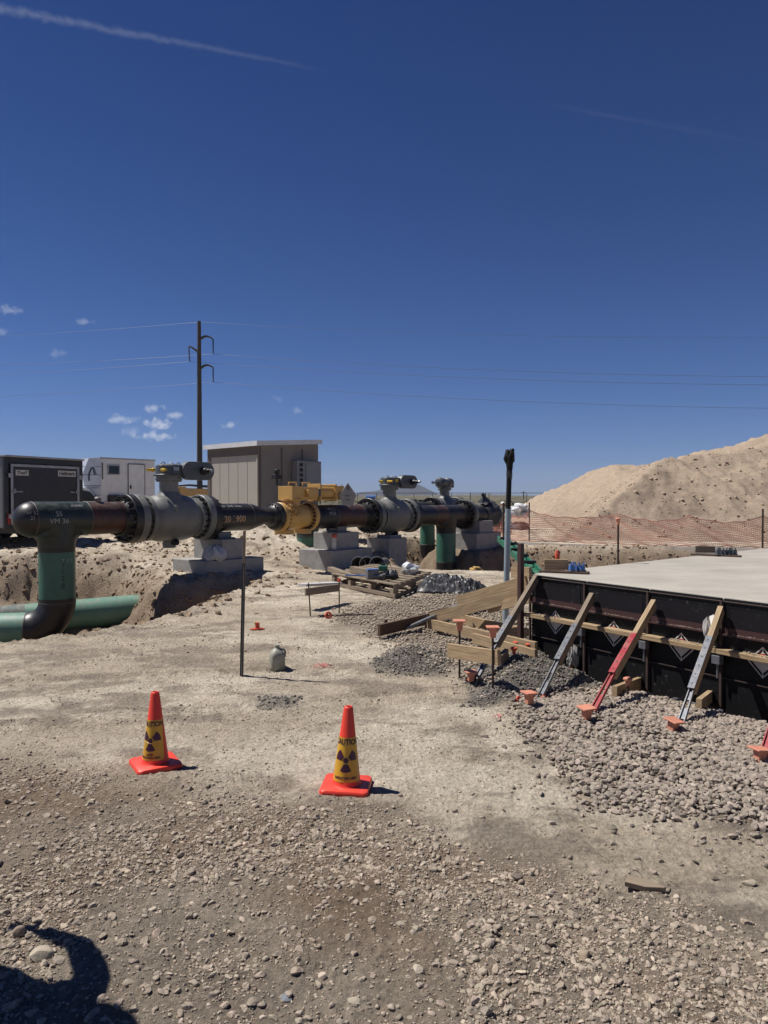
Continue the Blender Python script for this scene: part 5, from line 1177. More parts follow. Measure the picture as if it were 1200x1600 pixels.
# ------------------------------------------------------------------ slab and formwork
M_['slab'] = mat('trowelled_slab', (.42, .385, .325), .85, c2=(.30, .275, .235), ns=1.6, nd=10, spec=.25, stretch=(1, 1.6, 1), bump=.003, bs=12, mixlo=.3, mixhi=.72)
A0 = Vector((FA.x, FA.y, ZT)); SL, SD = 7.5, 13.0
c1 = A0 + FE * SL; c2 = A0 + BK * SD; c3 = c1 + BK * SD
q = MB(); pts = [A0 + FN * -.0, c1, c3, c2]
q.add([(p.x, p.y, ZT) for p in pts] + [(p.x, p.y, -.3) for p in pts], [(0, 1, 2, 3), (7, 6, 5, 4), (0, 4, 5, 1), (1, 5, 6, 2), (2, 6, 7, 3), (3, 7, 4, 0)])
slab = q.build('concrete_slab', M_['slab'], None, origin=(A0.x, A0.y, 0), bevel=.02); tag(slab, 'pale grey freshly trowelled concrete slab behind the black formwork', 'concrete slab')
fwz = math.atan2(FE.y, FE.x)
fw = thing('formwork', 'black edge formwork holding the slab, with diamond marks and steel posts', 'formwork', (A0.x, A0.y, 0), fwz)
OS = -1 if (Matrix.Rotation(-fwz, 3, 'Z') @ FN).y < 0 else 1      # local y sign of the outward side
def L(s, o, z): return (s, OS * o, z)
def fbox(q, s0, s1, o0, o1, z0, z1): return q.box(((s0 + s1) / 2, OS * (o0 + o1) / 2, (z0 + z1) / 2), (s1 - s0, abs(o1 - o0), z1 - z0))
sx = [fs(FX(px, 905 + .121 * (px - 900))) for px in (918, 1017, 1132)]
pitch = (sx[2] - sx[0]) / 2; edges = [-.0, sx[0], sx[1], sx[2]] + [sx[2] + pitch * k for k in range(1, 6)]
zl1, zw, zl2 = .515, .385, .165
for k in range(len(edges) - 1):
    s0, s1 = edges[k] + .012, edges[k + 1] - .012
    pn = fbox(MB(), s0, s1, .003, .028, -.28, ZT - .012).build('panel', M_['form'], fw, bevel=.002)
    fbox(MB(), s0 + .06, s1 - .05, .0285, .033, zl1 + .03, ZT - .10).build('worn_face', M_['formpurple'], pn)
    fbox(MB(), s0, s1, .028, .06, zl1 - .006, zl1 + .006).build('ledge', M_['maroon'], pn)
    fbox(MB(), s0, s1, .0285, .034, zl1 + .008, zl1 + .055).build('ledge_back', M_['maroon'], pn)
    fbox(MB(), s0, s1, .028, .045, zl2 - .004, zl2 + .004).build('rib', M_['rust'], pn)
    # diamond mark: white outline, dark corner bars, white centre with red bar
    cs, cz = (s0 + s1) / 2 - .02, (zl1 + zl2) / 2 + .005; hw = .098; e = .0292
    q = MB(); dm = lambda u, v, d=0: L(cs + u, e + d, cz + v)
    def ring(q, a, b, d, cuts=()):
        P = [(a, 0), (0, a), (-a, 0), (0, -a)]; Q = [(b, 0), (0, b), (-b, 0), (0, -b)]
        for i in range(4):
            j = (i + 1) % 4; q.add([dm(*P[i], d), dm(*P[j], d), dm(*Q[j], d), dm(*Q[i], d)], [(0, 1, 2, 3)])
    ring(q, hw * 1.25, hw * 1.12, .0); q.add([dm(hw * .86, 0), dm(0, hw * .86), dm(-hw * .86, 0), dm(0, -hw * .86)], [(0, 1, 2, 3)])
    for u, v in ((1, 0), (0, 1), (-1, 0), (0, -1)):
        a, b = Vector((u, v)) * hw * 1.12, Vector((u, v)) * hw * .86; n_ = Vector((-v, u)) * .004; q.add([dm(*(a - n_)), dm(*(a + n_)), dm(*(b + n_)), dm(*(b - n_))], [(0, 1, 2, 3)])
    q.build('diamond_mark', M_['offwhite'], pn)
    q = MB(); q.add([dm(-hw * .38, .050, .0012), dm(hw * .38, .050, .0012), dm(hw * .22, .068, .0012), dm(-hw * .22, .068, .0012)], [(0, 1, 2, 3)]); q.build('mark_bar', M_['red'], pn)
    # wale: 2x4 running between posts
    bar('wale', L(s0 - .03, .075, zw), L(s1 + .02, .075, zw), .085, .04, M_['wood'], fw, bevel=.003, local=True)
for k, s in enumerate(edges):
    fbox(MB(), s - .011, s + .011, .03, .052, -.3, ZT - .03).build('post', M_['rust'], fw, bevel=.002)
    if k: 
        q = fbox(MB(), s - .035, s + .035, .06, .12, zw - .105, zw - .035); q.build('bracket', M_['galv'], fw, bevel=.004)
        MB().cyl(L(s + .0, .09, zw - .22), L(s, .09, zw - .02), .009, n=8).build('bracket_bolt', M_['galv'], fw)
MB().cyl(L(0, .035, ZT - .035), L(edges[-1], .035, ZT - .035), .006, n=6).build('tie_wire', M_['rust'], fw)
# gravel and mortar lying on ledges
def ledge_pts(n, o0, o1, z, seed, rngs):
    rg = np.random.default_rng(seed); out = []
    for _ in range(n):
        a, b = rngs[rg.integers(0, len(rngs))]; s = rg.uniform(a, b); o = rg.uniform(o0, o1); p = A0 + FE * s + FN * o; out.append((p.x, p.y, z))
    return np.array(out)
for nm, P3, lo, hi in (('ledge_gravel', ledge_pts(700, .03, .058, zl1 + .008, 3, [(edges[1] + .05, edges[2] - .15), (edges[2] + .1, edges[3] - .1), (edges[3] + .05, edges[4]), (edges[0] + .1, edges[1] - .1)]), .002, .008),
                       ('wale_gravel', ledge_pts(420, .05, .115, zw + .022, 4, [(edges[0] + .15, edges[0] + .45), (edges[2] + .2, edges[3] - .15), (edges[3] + .1, edges[4] - .2)]), .003, .010)):
    zc_ = float(P3[0, 2]); scatter(nm, P3[:, :2], sz(len(P3), lo, hi, 9), tones(len(P3), S_T * .9, .15, 9), 1, MS, .2, .7, False, 41, lambda x, y, z_=zc_: np.full(np.shape(x), z_))
# steel grating strips at the foot of the forms
for (sa, sb, dz, lab) in ((fs(FX(1075, 1080)) , fs(FX(1150, 1090)), 0, 'dark ribbed steel strip behind the grey metal brace'), (fs(FX(1155, 1095)), fs(FX(1235, 1105)), -.02, 'dark ribbed steel strip at the right edge of the view')):
    p = A0 + FE * sa + FN * .18; g_ = thing('ribbed_strip', lab, 'steel strip', (p.x, p.y, -.075 + dz), fwz)
    for k in range(4): MB().box(((sb - sa) / 2, OS * .025 * k, .012 + .004 * (k % 2)), (sb - sa, .014, .02)).build('rib', M_['galv'], g_)
    MB().box(((sb - sa) / 2, OS * .037, .002), (sb - sa, .1, .004)).build('sheet', M_['galv'], g_)
# plastic rag on the post
p = FX(1110, 985, .10); rg_ = crumple(MB(), (0, 0, -.06), (0, 0, 1), [(0, .02), (.03, .045), (.09, .055), (.13, .03)], 12, .2, 8).build('plastic_scrap', M_['offwhite'], None, smooth=30); rg_.location = p; tag(rg_, 'pale plastic scrap caught behind the grey metal brace', 'plastic scrap')

# ------------------------------------------------------------------ raking braces
def brace(label, top, mid, foot, metal, mcol, plate, cap=True, wood='wood', wlen=1.0, w=.085):
    top, foot = Vector(top), Vector(foot); d = foot - top; t_ = thing('raking_brace', label, 'brace', foot, 0, 'timber and steel braces propping the formwork')
    f0 = mid; up = Vector((0, 0, 1)); A_, B_ = top, top + d * wlen
    bar('timber', A_, B_, .04, w, M_[wood], t_, up=up)
    x = d.normalized(); y = up.cross(x).normalized(); z = x.cross(y)
    a, b = top + d * f0 + z * (w / 2 + .004), top + d * (wlen + .02) + z * (w / 2 + .004)
    ms = bar('metal_strap', a, b, .048, .006, M_[metal], t_, up=up, bevel=.001)
    for k in range(6):
        hk = MB().rev((((b - a).length) * (k + .5) / 6, .0, .003), (0, 0, 1), [(0, .006), (.0015, .006)], 8).build('nail_hole', M_['hole'], ms)
    # lower leg: two parallel channels
    c_, e_ = top + d * (wlen - .02) + z * .02, foot + z * .0
    for sgn in (-1, 1): bar('leg_channel', c_ + y * .014 * sgn, e_ + y * .020 * sgn, .008, .03, M_[metal], t_, up=up, bevel=.001)
    bar('leg_web', c_ + (e_ - c_) * .1, c_ + (e_ - c_) * .4, .03, .006, M_[metal], t_, up=up, bevel=.001); bar('leg_web', c_ + (e_ - c_) * .62, c_ + (e_ - c_) * .9, .034, .006, M_[metal], t_, up=up, bevel=.001)
    return t_
def footcap(label, px, py, m='orangecap', h=.10, s=.105, tilt=(0, 0, 0), zz=None):
    p = G(px, py, h); z0 = H1(p.x, p.y); t_ = thing('capped_stake', label, 'safety cap', (p.x, p.y, z0), 0, 'plastic caps on stakes', rot=tilt)
    q = MB(); q.box((0, 0, h - .0), (s, s, .012)); q.build('cap_plate', M_[m], t_, bevel=.004)
    MB().box((0, 0, h - .045), (.045, .045, .078), taper=1.3).build('cap_socket', M_[m], t_, bevel=.003)
    MB().cyl((0, 0, -.15), (0, 0, h - .02), .009, n=8).build('rod', M_['rust'], t_); return t_
brace('wooden brace at the slab corner, with dark metal strap down its lower half', FX(838, 903, .06), .45, on(742, 1066) + Vector((0, 0, .02)), 'galv', None, None, wood='woodgrey', wlen=.68)
brace('mud-splashed wooden brace with grey metal lower half, second from the slab corner', FX(925, 932, .06), .35, on(843, 1094) + Vector((0, 0, .02)), 'galv', None, None, wood='woodgrey', wlen=.68)
brace('wooden brace with red painted steel lower half', FX(1022, 943, .06), .36, on(926, 1116) + Vector((0, 0, .02)), 'redmetal', None, None, wood='wood', wlen=.70)
brace('wooden brace with bare grey steel strap, near the plastic scrap', FX(1127, 953, .06), .30, on(1064, 1134) + Vector((0, 0, .02)), 'galv', None, None, wood='wood', wlen=.74)
brace('red steel brace foot cut off by the right edge of the view', FX(1262, 970, .06), .3, on(1193, 1184) + Vector((0, 0, .02)), 'redmetal', None, None, wood='wood', wlen=.72)
footcap('orange square cap left of the foot of the slab-corner brace', 735, 1050, h=.10, tilt=(.05, .05, .2))
footcap('orange square cap at the foot of the grey strapped brace', 826, 1084, h=.12, tilt=(0, .05, .4))
footcap('orange square cap at the foot of the red steel brace', 917, 1112, h=.10, tilt=(.05, -.05, .3))
footcap('salmon pink square cap tilted at the foot of the bare steel brace', 1050, 1132, 'orangecap', h=.08, tilt=(.15, .1, .5))
footcap('pink square cap at the right edge of the view', 1187, 1180, 'orangecap', h=.08, tilt=(-.05, .1, .2))
# stake blocks (short boards set on edge) with mushroom caps
def rod(label, pxb, pyb, pyt, r=.008, m='rust', cap=None, capm='orangecap', cs=1., lean=0):
    b = on(pxb, pyb); t = G(pxb + lean, pyt, 0); d = pix_dir(pxb + lean, pyt); t = Vector((0, 0, CH)) + d * (b.y / d.y); h = (t - b).length
    t_ = thing('steel_stake', label, 'stake', b, 0); dirv = (t - b)
    MB().cyl(-dirv.normalized() * .1, dirv, r, n=10).build('rod', M_[m], t_, smooth=40)
    if cap == 'plate':
        MB().box(dirv + Vector((0, 0, .012)), (.105 * cs, .105 * cs, .012)).build('cap_plate', M_[capm], t_, bevel=.004); MB().box(dirv + Vector((0, 0, -.035)), (.045, .045, .08), taper=1.35).build('cap_socket', M_[capm], t_, bevel=.003)
    if cap == 'mush': MB().rev(dirv + Vector((0, 0, -.05)), (0, 0, 1), [(0, .014 * cs), (.035, .020 * cs), (.05, .036 * cs), (.062, .036 * cs), (.07, .02 * cs)], 18).build('mushroom_cap', M_[capm], t_, smooth=40)
    return t_, b, t
def plank(name, label, a, b, w, h, m, cat='board', group=None, up=(0, 0, 1)):
    o = bar(name, a, b, w, h, M_[m], None, up=up); return tag(o, label, cat, group)
def pr(px, py, D): return W(px, py, D)
def gp(px, py, z): return G(px, py, z)
plank('stake_block', 'short pale board on edge by the red steel brace, with two caps behind it', on(960, 1093) + Vector((0, 0, .05)), on(1012, 1070) + Vector((0, .0, .05)), .04, .10, 'wood')
rod('stake with mushroom cap behind the short board, left one of the pair', 981, 1088, 1062, cap='mush')
rod('stake with mushroom cap behind the short board, right one of the pair', 989, 1080, 1053, cap='mush')
plank('stake_block', 'short pale board on edge beside the bare steel brace foot', on(1092, 1112) + Vector((0, 0, .05)), on(1124, 1084) + Vector((0, 0, .05)), .04, .09, 'wood')
rod('stake with mushroom cap beside the bare steel brace, nearer one', 1109, 1098, 1074, cap='mush', cs=1.2)
rod('stake with mushroom cap beside the bare steel brace, farther one', 1110, 1090, 1069, cap='mush', cs=1.1)
rod('small orange capped stake on the crumbs by the brace, left one', 803, 1034, 1014, cap='mush', capm='redcap', cs=.9)
rod('small orange capped stake on the crumbs by the brace, upper middle one', 806, 1024, 1005, cap='mush', capm='redcap', cs=.9)
rod('small stake with mud on its red cap, at the dark end of the formwork', 826, 1030, 1008, cap='mush', capm='redcap', cs=.9)
def reel(label, px, py, r=.024):
    b = on(px, py); t_ = thing('plastic_ring', label, 'plastic ring', b + Vector((0, 0, r * .8)), 0, rot=(1.1, .2, .4))
    MB().tube([(r * .8 * math.cos(a), r * .8 * math.sin(a), 0) for a in [i * 2 * math.pi / 16 for i in range(17)]], r * .3, 8).build('ring', M_['redcap'], t_, smooth=60)
    for k in range(3): a = k * 2.09; MB().cyl((0, 0, 0), (r * .8 * math.cos(a), r * .8 * math.sin(a), 0), r * .15, n=6).build('spoke', M_['redcap'], t_)
reel('orange-red plastic ring lying on grey crumbs, left one', 811, 1077); reel('orange-red plastic ring lying on grey crumbs by the square cap, right one', 850, 1082)
# mortar blob stack
p = on(894, 1045); mb2 = crumple(MB(), (0, 0, 0), (0, 0, 1), [(0, .05), (.03, .06), (.06, .035), (.09, .05), (.13, .045), (.15, .015)], 14, .18, 17).build('mortar_lump', M_['conc'], None, smooth=30); mb2.location = p + Vector((0, 0, .05)); tag(mb2, 'lump of grey mortar piled over a red cap on the crumb heap', 'mortar lump')
MB().rev((0, 0, -.05), (0, 0, 1), [(0, .025), (.05, .03)], 12).build('red_cap', M_['redcap'], mb2, smooth=40)

# ------------------------------------------------------------------ timbers left of the slab corner
def lift(p, z): return p + Vector((0, 0, z))
# tall pale boards leaning to the corner
c_top = FX(836, 905, .10)
plank('long_board', 'long pale timber leaning on the slab corner, topmost of the bundle', W(716, 941, 8.5), W(824, 910, 7.75), .045, .15, 'wood', 'timber')
plank('long_board', 'pale timber leaning on the slab corner, middle of the bundle', gp(674, 966, .16), W(828, 925, 7.65), .04, .13, 'wood', 'timber')
plank('long_board', 'pale timber leaning on the slab corner, lowest and shortest of the bundle', W(763, 951, 8.1), W(830, 934, 7.5), .04, .10, 'wood', 'timber')
bs_ = plank('strap', 'dark perforated metal strap lying along the leaning timbers', gp(634, 982, .05), W(722, 943, 8.55), .06, .03, 'galv', 'metal strap')
plank('board', 'dark brown board on edge whose end points left, near the grey crumb patch', gp(592, 985, .10), gp(672, 966, .10), .04, .13, 'wooddark')
plank('board', 'dark brown board on edge running back under the leaning timbers', gp(674, 963, .10), gp(806, 928, .12), .04, .13, 'wooddark')
plank('board', 'pale board on edge, middle one of three below the leaning timbers', gp(669, 974, .10), gp(838, 1012, .10), .04, .115, 'wood')
plank('board', 'pale board on edge, upper one of three below the leaning timbers', gp(708, 964, .12), gp(826, 991, .12), .04, .115, 'wood')
plank('board', 'pinkish pale board on edge, lowest of three behind the staked board', gp(740, 997, .08), gp(838, 1024, .08), .04, .11, 'wood')
plank('board', 'short pale board standing at the slab corner beside the maroon post', W(800, 894, 8.0), W(829, 895, 7.75), .04, .12, 'wood')
MBk = rod('short dark stake at the left end of the dark brown board', 603, 987, 968, r=.02, m='rust')
MBk = rod('short stake at the joint of dark and pale boards', 666, 982, 962, r=.02, m='woodgrey')
st1, b1, t1 = rod('left of two rods holding the near pale board, topped by a square orange cap', 718, 1061, 972, r=.010, cap='plate')
st2, b2, t2 = rod('right of two rods holding the near pale board, topped by a square orange cap', 770, 1077, 982, r=.010, cap='plate')
plank('staked_board', 'pale board with scratched face held between two capped rods', W(701, 1016, b1.y - .03), W(780, 1028, b2.y - .03), .035, .122, 'wood')
plank('wood_block', 'small brown wood offcut behind the end of the staked board', on(782, 1040) + Vector((0, 0, .05)), on(792, 1030) + Vector((0, 0, .05)), .04, .10, 'woodgrey')
# left staked board
s3_, b3, t3 = rod('left rod of the low board by the pallet', 485, 963, 911, r=.009, lean=-3)
s4_, b4, t4 = rod('right rod of the low board by the pallet, with red flagging on top', 530, 958, 906, r=.009)
MB().rev(t4 - b4 + Vector((0, 0, -.03)), (0, 0, 1), [(0, .02), (.03, .028), (.05, .02)], 10).build('flagging', M_['redcap'], s4_, smooth=30)
plank('staked_board', 'greyish board carried on two thin rods in front of the pallet', W(477, 925, b3.y - .02), W(529, 918, b4.y - .02), .04, .10, 'woodgrey')
plank('plank', 'sun-bleached white plank lying flat behind the board on thin rods', W(472, 914, b3.y + .5), W(528, 911, b4.y + .9), .16, .035, 'offwhite', 'plank')
a_ = on(497, 963); q = MB().tube([(0, 0, .012), (.2, .02, .014), (.5, .07, .012), (.75, .08, .014)], .010, 8); o = q.build('rebar_piece', M_['rust'], None, smooth=60); o.location = a_; tag(o, 'thin dark rod lying on the ground beside the gravel patch', 'rod')
reel('small orange-red plastic piece by the rod lying near the gravel patch', 513, 966, .05)

# pallet and what lies on it
pa, pb, pc_ = on(618, 936), on(520, 915), on(672, 912)
px_ = (Vector((pb.x - pa.x, pb.y - pa.y, 0))); py_ = (Vector((pc_.x - pa.x, pc_.y - pa.y, 0))); 
plr = math.atan2(px_.y, px_.x); pw, pd = 1.25, 1.15
u_, v_ = px_.normalized(), py_.normalized(); 
pt_ = thing('pallet', 'weathered double pallet loaded with boards, bags and boxes', 'pallet', (pa.x, pa.y, pa.z), 0)
PW_, PDp = px_.length, py_.length
def PP(a, b, z): return u_ * a + v_ * b + Vector((0, 0, z))
for z0 in (.0,):
    for b in (0.04, PDp / 2, PDp - .04):
        bar('bottom_board', PP(0, b, .02), PP(PW_, b, .02), .10, .022, M_['woodgrey'], pt_, local=True)
for a in (0.05, PW_ * .5, PW_ - .05):
    bar('stringer', PP(a, 0, .035), PP(a, PDp, .035), .045, .06, M_['woodgrey'], pt_, local=True)
for b in (0.04, PDp / 2, PDp - .04):
    for a in (.06, PW_ * .36, PW_ * .68, PW_ - .06): bar('block', PP(a - .05, b, .11), PP(a + .05, b, .11), .10, .085, M_['woodgrey'], pt_, local=True)
bar('front_lower_board', PP(0, -.012, .045), PP(PW_, -.012, .045), .022, .06, M_['woodgrey'], pt_, local=True)
for a in (0.02, PW_ - .02, PW_ * .5): bar('top_rail', PP(a, 0, .18), PP(a, PDp, .18), .05, .06, M_['woodgrey'], pt_, local=True)
nb_ = 8
for k in range(nb_): b = .05 + (PDp - .1) * k / (nb_ - 1); bar('top_board', PP(-.01, b, .222), PP(PW_ + .01, b, .222), .10, .022, M_['woodgrey'], pt_, local=True)
PT = pt_.location
def onp(a, b, z=.234): return PT + PP(a, b, z)
plank('board', 'thick offcut board lying on the middle of the pallet', onp(PW_ * .28, .35, .30), onp(PW_ * .80, .42, .30), .12, .11, 'woodgrey')
plank('board', 'square timber leaning onto the left rear corner of the pallet', W(516, 889, pb.y + 1.1), W(547, 900, pb.y + .15), .12, .09, 'woodgrey')
plank('board', 'second timber behind the first at the rear of the pallet', W(543, 892, pb.y + 1.3), W(566, 899, pb.y + .5), .10, .08, 'woodgrey')
o = crumple(MB(), (-.35, 0, .08), (1, 0, 0), [(0, .03), (.06, .10), (.2, .13), (.42, .10), (.6, .085), (.72, .03)], 16, .22, 77).build('white_plastic_bag', M_['white'], None, smooth=35); o.location = onp(.35, PDp * .75, .22); o.rotation_euler = (0, .1, math.atan2(v_.y, v_.x)); tag(o, 'crumpled white plastic sheet on the right rear of the pallet', 'plastic sheet')
q = MB().box((0, 0, .08), (.2, .15, .16)); o = q.build('metal_box', M_['galv'], None, bevel=.01); o.location = onp(PW_ * .38, .12, .234); o.rotation_euler = (0, 0, .3); tag(o, 'small grey metal box at the front edge of the pallet', 'box'); MB().box((0, 0, .165), (.19, .14, .01)).build('lid', M_['blue'], o)
q = MB().box((0, 0, .11), (.16, .14, .22)); o = q.build('green_can', M_['greensteel'], None, bevel=.02); o.location = onp(PW_ * .30, .42, .234); tag(o, 'dark green can behind the grey metal box on the pallet', 'can'); MB().rev((0, 0, .22), (0, 0, 1), [(0, .04), (.03, .04)], 12).build('cap', M_['hole'], o)
for k, (a, b, lb) in enumerate(((.30, .22, 'low dark metal clamp on the pallet beside the grey box'), (.18, .30, 'black pipe fitting on the pallet near its right front corner'), (.22, .55, 'dark tool bag lying before the white plastic sheet'))):
    o = thing(('clamp', 'pipe_fitting', 'tool_bag')[k], lb, ('clamp', 'fitting', 'bag')[k], onp(PW_ * a, b, .234), .5 * k)
    if k == 2: crumple(MB(), (0, 0, 0), (0, 0, 1), [(0, .12), (.06, .13), (.12, .08)], 14, .15, 3).build('bag', M_['tarp'], o, smooth=30)
    else:
        MB().rev((-.1, 0, .05), (1, 0, 0), [(0, .05), (.03, .05), (.032, .035), (.16, .035), (.162, .05), (.2, .05)], 16).build('shell', M_['galv' if k == 0 else 'hole'], o, smooth=40)
o = MB().tube([(-.2, 0, .02), (.0, .03, .02), (.2, .0, .02)], .012, 8).build('strap_end', M_['blue'], None); o.location = onp(PW_ * .62, .1, .232); tag(o, 'short blue strap across the front board of the pallet', 'strap')
M_['stub'] = mat('dusty_black_stub', (.05, .052, .056), .55, c2=(.02, .02, .022), ns=9, dust=.7)
# black bell-ended stubs in front of the middle support
for k, (px, lb) in enumerate(((561, 'left of the three black bell-mouthed pipe stubs behind the pallet'), (574, 'middle one of the three black bell-mouthed pipe stubs behind the pallet'), (590, 'right of the three black bell-mouthed pipe stubs, with a loop of cord'))):
    p = W(px, 882, 15.2 - .15 * k); z0 = -.15
    t_ = thing('pipe_stub', lb, 'pipe stub', (p.x, p.y, p.z), math.atan2(-.85, -.25), 'black pipe stubs behind the pallet')
    q = MB(); q.rev((0, 0, 0), (1, 0, 0), [(-.55, .105), (-.16, .105), (-.06, .13), (.0, .165), (.04, .17), (.04, .158), (.0, .15), (-.06, .118), (-.16, .093), (-.55, .093)], 36, cap=False); q.build('shell', M_['stub'], t_, smooth=50)
    MB().tube([(.035, .165 * math.cos(a), .165 * math.sin(a)) for a in [i * 2 * math.pi / 36 for i in range(37)]], .011, 6).build('rim', M_['galv'], t_, smooth=60)
    MB().rev((-.3, 0, 0), (1, 0, 0), [(0, .092), (.004, .092)], 24).build('inner_stop', M_['hole'], t_)
    if k == 2: MB().tube([(.06, -.02, .0), (.09, .1, .06), (.09, .26, .05), (.04, .34, -.06)], .008, 6).build('cord', M_['hole'], t_)
# black plastic sheet heap
p = on(708, 925); nx_, ny_ = 64, 40; vs = []; fs_ = []
for j in range(ny_):
    for i in range(nx_):
        u, v = i / (nx_ - 1) * 2 - 1, j / (ny_ - 1) * 2 - 1; r2 = u * u + v * v; h = .24 * math.exp(-((u + .35) ** 2 * 2.2 + v * v * 1.6)) + .10 * math.exp(-((u - .45) ** 2 * 5 + (v + .2) ** 2 * 3))
        vs.append([u * .62 * (1 + .12 * math.sin(3 * v + 2)), v * .42 * (1 + .1 * math.sin(4 * u)), h, u, v])
va = np.array(vs); fold = np.abs(fbm(va[:, 3] * 3.2 + va[:, 4] * 1.2, va[:, 4] * 2.2, 6, 301, .62)); fold2 = fbm(va[:, 3] * 6, va[:, 4] * 5, 4, 305)
edge = ss(1.02, .7, np.hypot(va[:, 3], va[:, 4])); zz = va[:, 2] * edge + (.50 * (.14 - fold) + .10 * fold2) * edge + .01
wx = p.x + va[:, 0]; wy = p.y + va[:, 1]; zz = np.maximum(zz, 0.0) + hgt(wx, wy) - p.z
keep = np.hypot(va[:, 3], va[:, 4]) < 1.0 + .1 * fbm(va[:, 3] * 3, va[:, 4] * 3, 3, 7)
for j in range(ny_ - 1):
    for i in range(nx_ - 1):
        k = (j * nx_ + i, j * nx_ + i + 1, (j + 1) * nx_ + i + 1, (j + 1) * nx_ + i)
        if all(keep[x] for x in k): fs_.append(k)
q = MB(); q.add([(a, b, c) for a, b, c in zip(va[:, 0], va[:, 1], zz)], fs_); o = q.build('plastic_tarp', M_['tarp'], None, smooth=22); o.location = p; tag(o, 'crumpled dark plastic sheeting heaped right of the pallet', 'tarpaulin')
sm_ = o.modifiers.new('thick', 'SOLIDIFY'); sm_.thickness = .004
# conduit, maroon post, green channel
b = on(790, 975); t = W(796.5, 716, b.y); 
cd = thing('conduit_riser', 'upright conduit, pale blue-grey below and black-wrapped above, topped by bunched tape', 'conduit', b, 0); dv = t - b; L_ = dv.length; m_ = W(794, 795, b.y) - b
MB().cyl(-dv.normalized() * .2, m_, .038, n=24).build('grey_conduit', M_['conduit'], cd, smooth=40); MB().cyl(m_, dv, .033, n=24).build('black_sleeve', M_['sleeve'], cd, smooth=40)
crumple(MB(), dv - dv.normalized() * .12, dv, [(0, .038), (.06, .040), (.09, .048), (.12, .062), (.16, .066), (.19, .055), (.205, .02)], 14, .16, 5).build('tape_bundle', M_['sleeve'], cd, smooth=20)
crumple(MB(), dv - dv.normalized() * .26, dv, [(0, .036), (.04, .040), (.09, .037)], 14, .1, 6).build('tape_band', M_['tarp'], cd, smooth=20)
pm = FA + FN * .16 - FE * .02; ps_ = thing('maroon_post', 'square maroon steel post standing at the slab corner', 'post', (pm.x, pm.y, -.1), fwz)
ztp = W(830, 849, pm.y).z; MB().box((0, 0, (ztp + .1) / 2), (.052, .052, ztp + .1)).build('shaft', M_['maroon'], ps_, bevel=.004)
a_, b_ = W(784, 843, 13.0), W(838, 897, 10.4)
gs = thing('green_channel', 'green painted steel channel with clamps, slanting down behind the slab corner', 'steel channel', a_, 0)
dd = (b_ - a_); sd_ = dd.cross(Vector((0, 0, 1))).normalized(); upv = sd_.cross(dd).normalized()
for sg in (-1, 1): bar('flange_bar', a_ + sd_ * .07 * sg + upv * .02, b_ + sd_ * .07 * sg + upv * .02, .03, .10, M_['greensteel'], gs, up=upv)
bar('web', a_, b_, .12, .012, M_['greensteel'], gs, up=upv)
for k in range(5): c = a_ + dd * (.12 + .18 * k); bar('clamp', c - sd_ * .09 + upv * .08, c + sd_ * .09 + upv * .08, .05, .05, M_['hole'], gs, up=upv)
# small plank frame and hose in pit, orange lump
p = W(744, 893, 18.6); o = MB().box((0, 0, 0), (.34, .2, .16)).box((0, 0, .10), (.2, .14, .06)).build('tool_case', M_['craneyel'], None, bevel=.03); o.location = p; o.rotation_euler = (.2, .1, .4); tag(o, 'small tan tool case on the pit bank above the pale green pipe', 'tool case')

# things on the slab
def slab_item(px0, px1, py, wlab, clab, wm, cpx, n, cm):
    a, b = G(px0, py, ZT + .02), G(px1, py + .6, ZT + .02)
    base = plank('base_board', 'dark thin board under ' + wlab, G(px0 - 6, py + 1, ZT + .012), G(cpx + 8, py + 4, ZT + .012), .14, .018, 'wooddark')
    o = plank('wood_block', wlab, a + Vector((0, 0, .065)), b + Vector((0, 0, .065)), .05, .11 if n < 9 else .09, wm)
    for k in range(n):
        p = G(px1 + 3 + (cpx - px1 - 4) * k / (n - 1), py + 2.0, ZT + .022)
        if k == 0:
            c = thing('form_clamp', clab, 'clamp', p, .3, clab.split(',')[0]); c0 = c
            MB().box((0, 0, .035), (.022, .05, .07), taper=.7).build('jaw', M_[cm], c, bevel=.004); MB().cyl((0, 0, .05), (.02, .0, .10), .008, n=8).build('screw', M_[cm], c); MB().box((0, 0, .008), (.035, .06, .014)).build('shoe', M_['galv'], c)
        else:
            c = c0.copy(); COL.objects.link(c)
            for ch in list(c0.children): d = ch.copy(); COL.objects.link(d); d.parent = c
            c.location = p; c.rotation_euler = (0, 0, k * 1.3)
slab_item(850, 888, 891, 'square pale timber block on the slab near its left corner', 'blue form clamp in the row by the pale timber block, slab corner', 'wood', 912, 5, 'blue')
slab_item(1086, 1117, 865, 'weathered timber block further back on the slab', 'dark blue form clamp in the row at the back of the slab', 'woodgrey', 1150, 9, 'valvedark')
p = G(866, 877, ZT); o = MB().rev((0, 0, 0), (0, 0, 1), [(0, .03), (.06, .035), (.09, .028), (.12, .02)], 14).build('red_container', M_['redcap'], None, smooth=40); o.location = (p.x + .1, p.y + .25, ZT); tag(o, 'small bright red container behind the timber block at the slab corner', 'container')

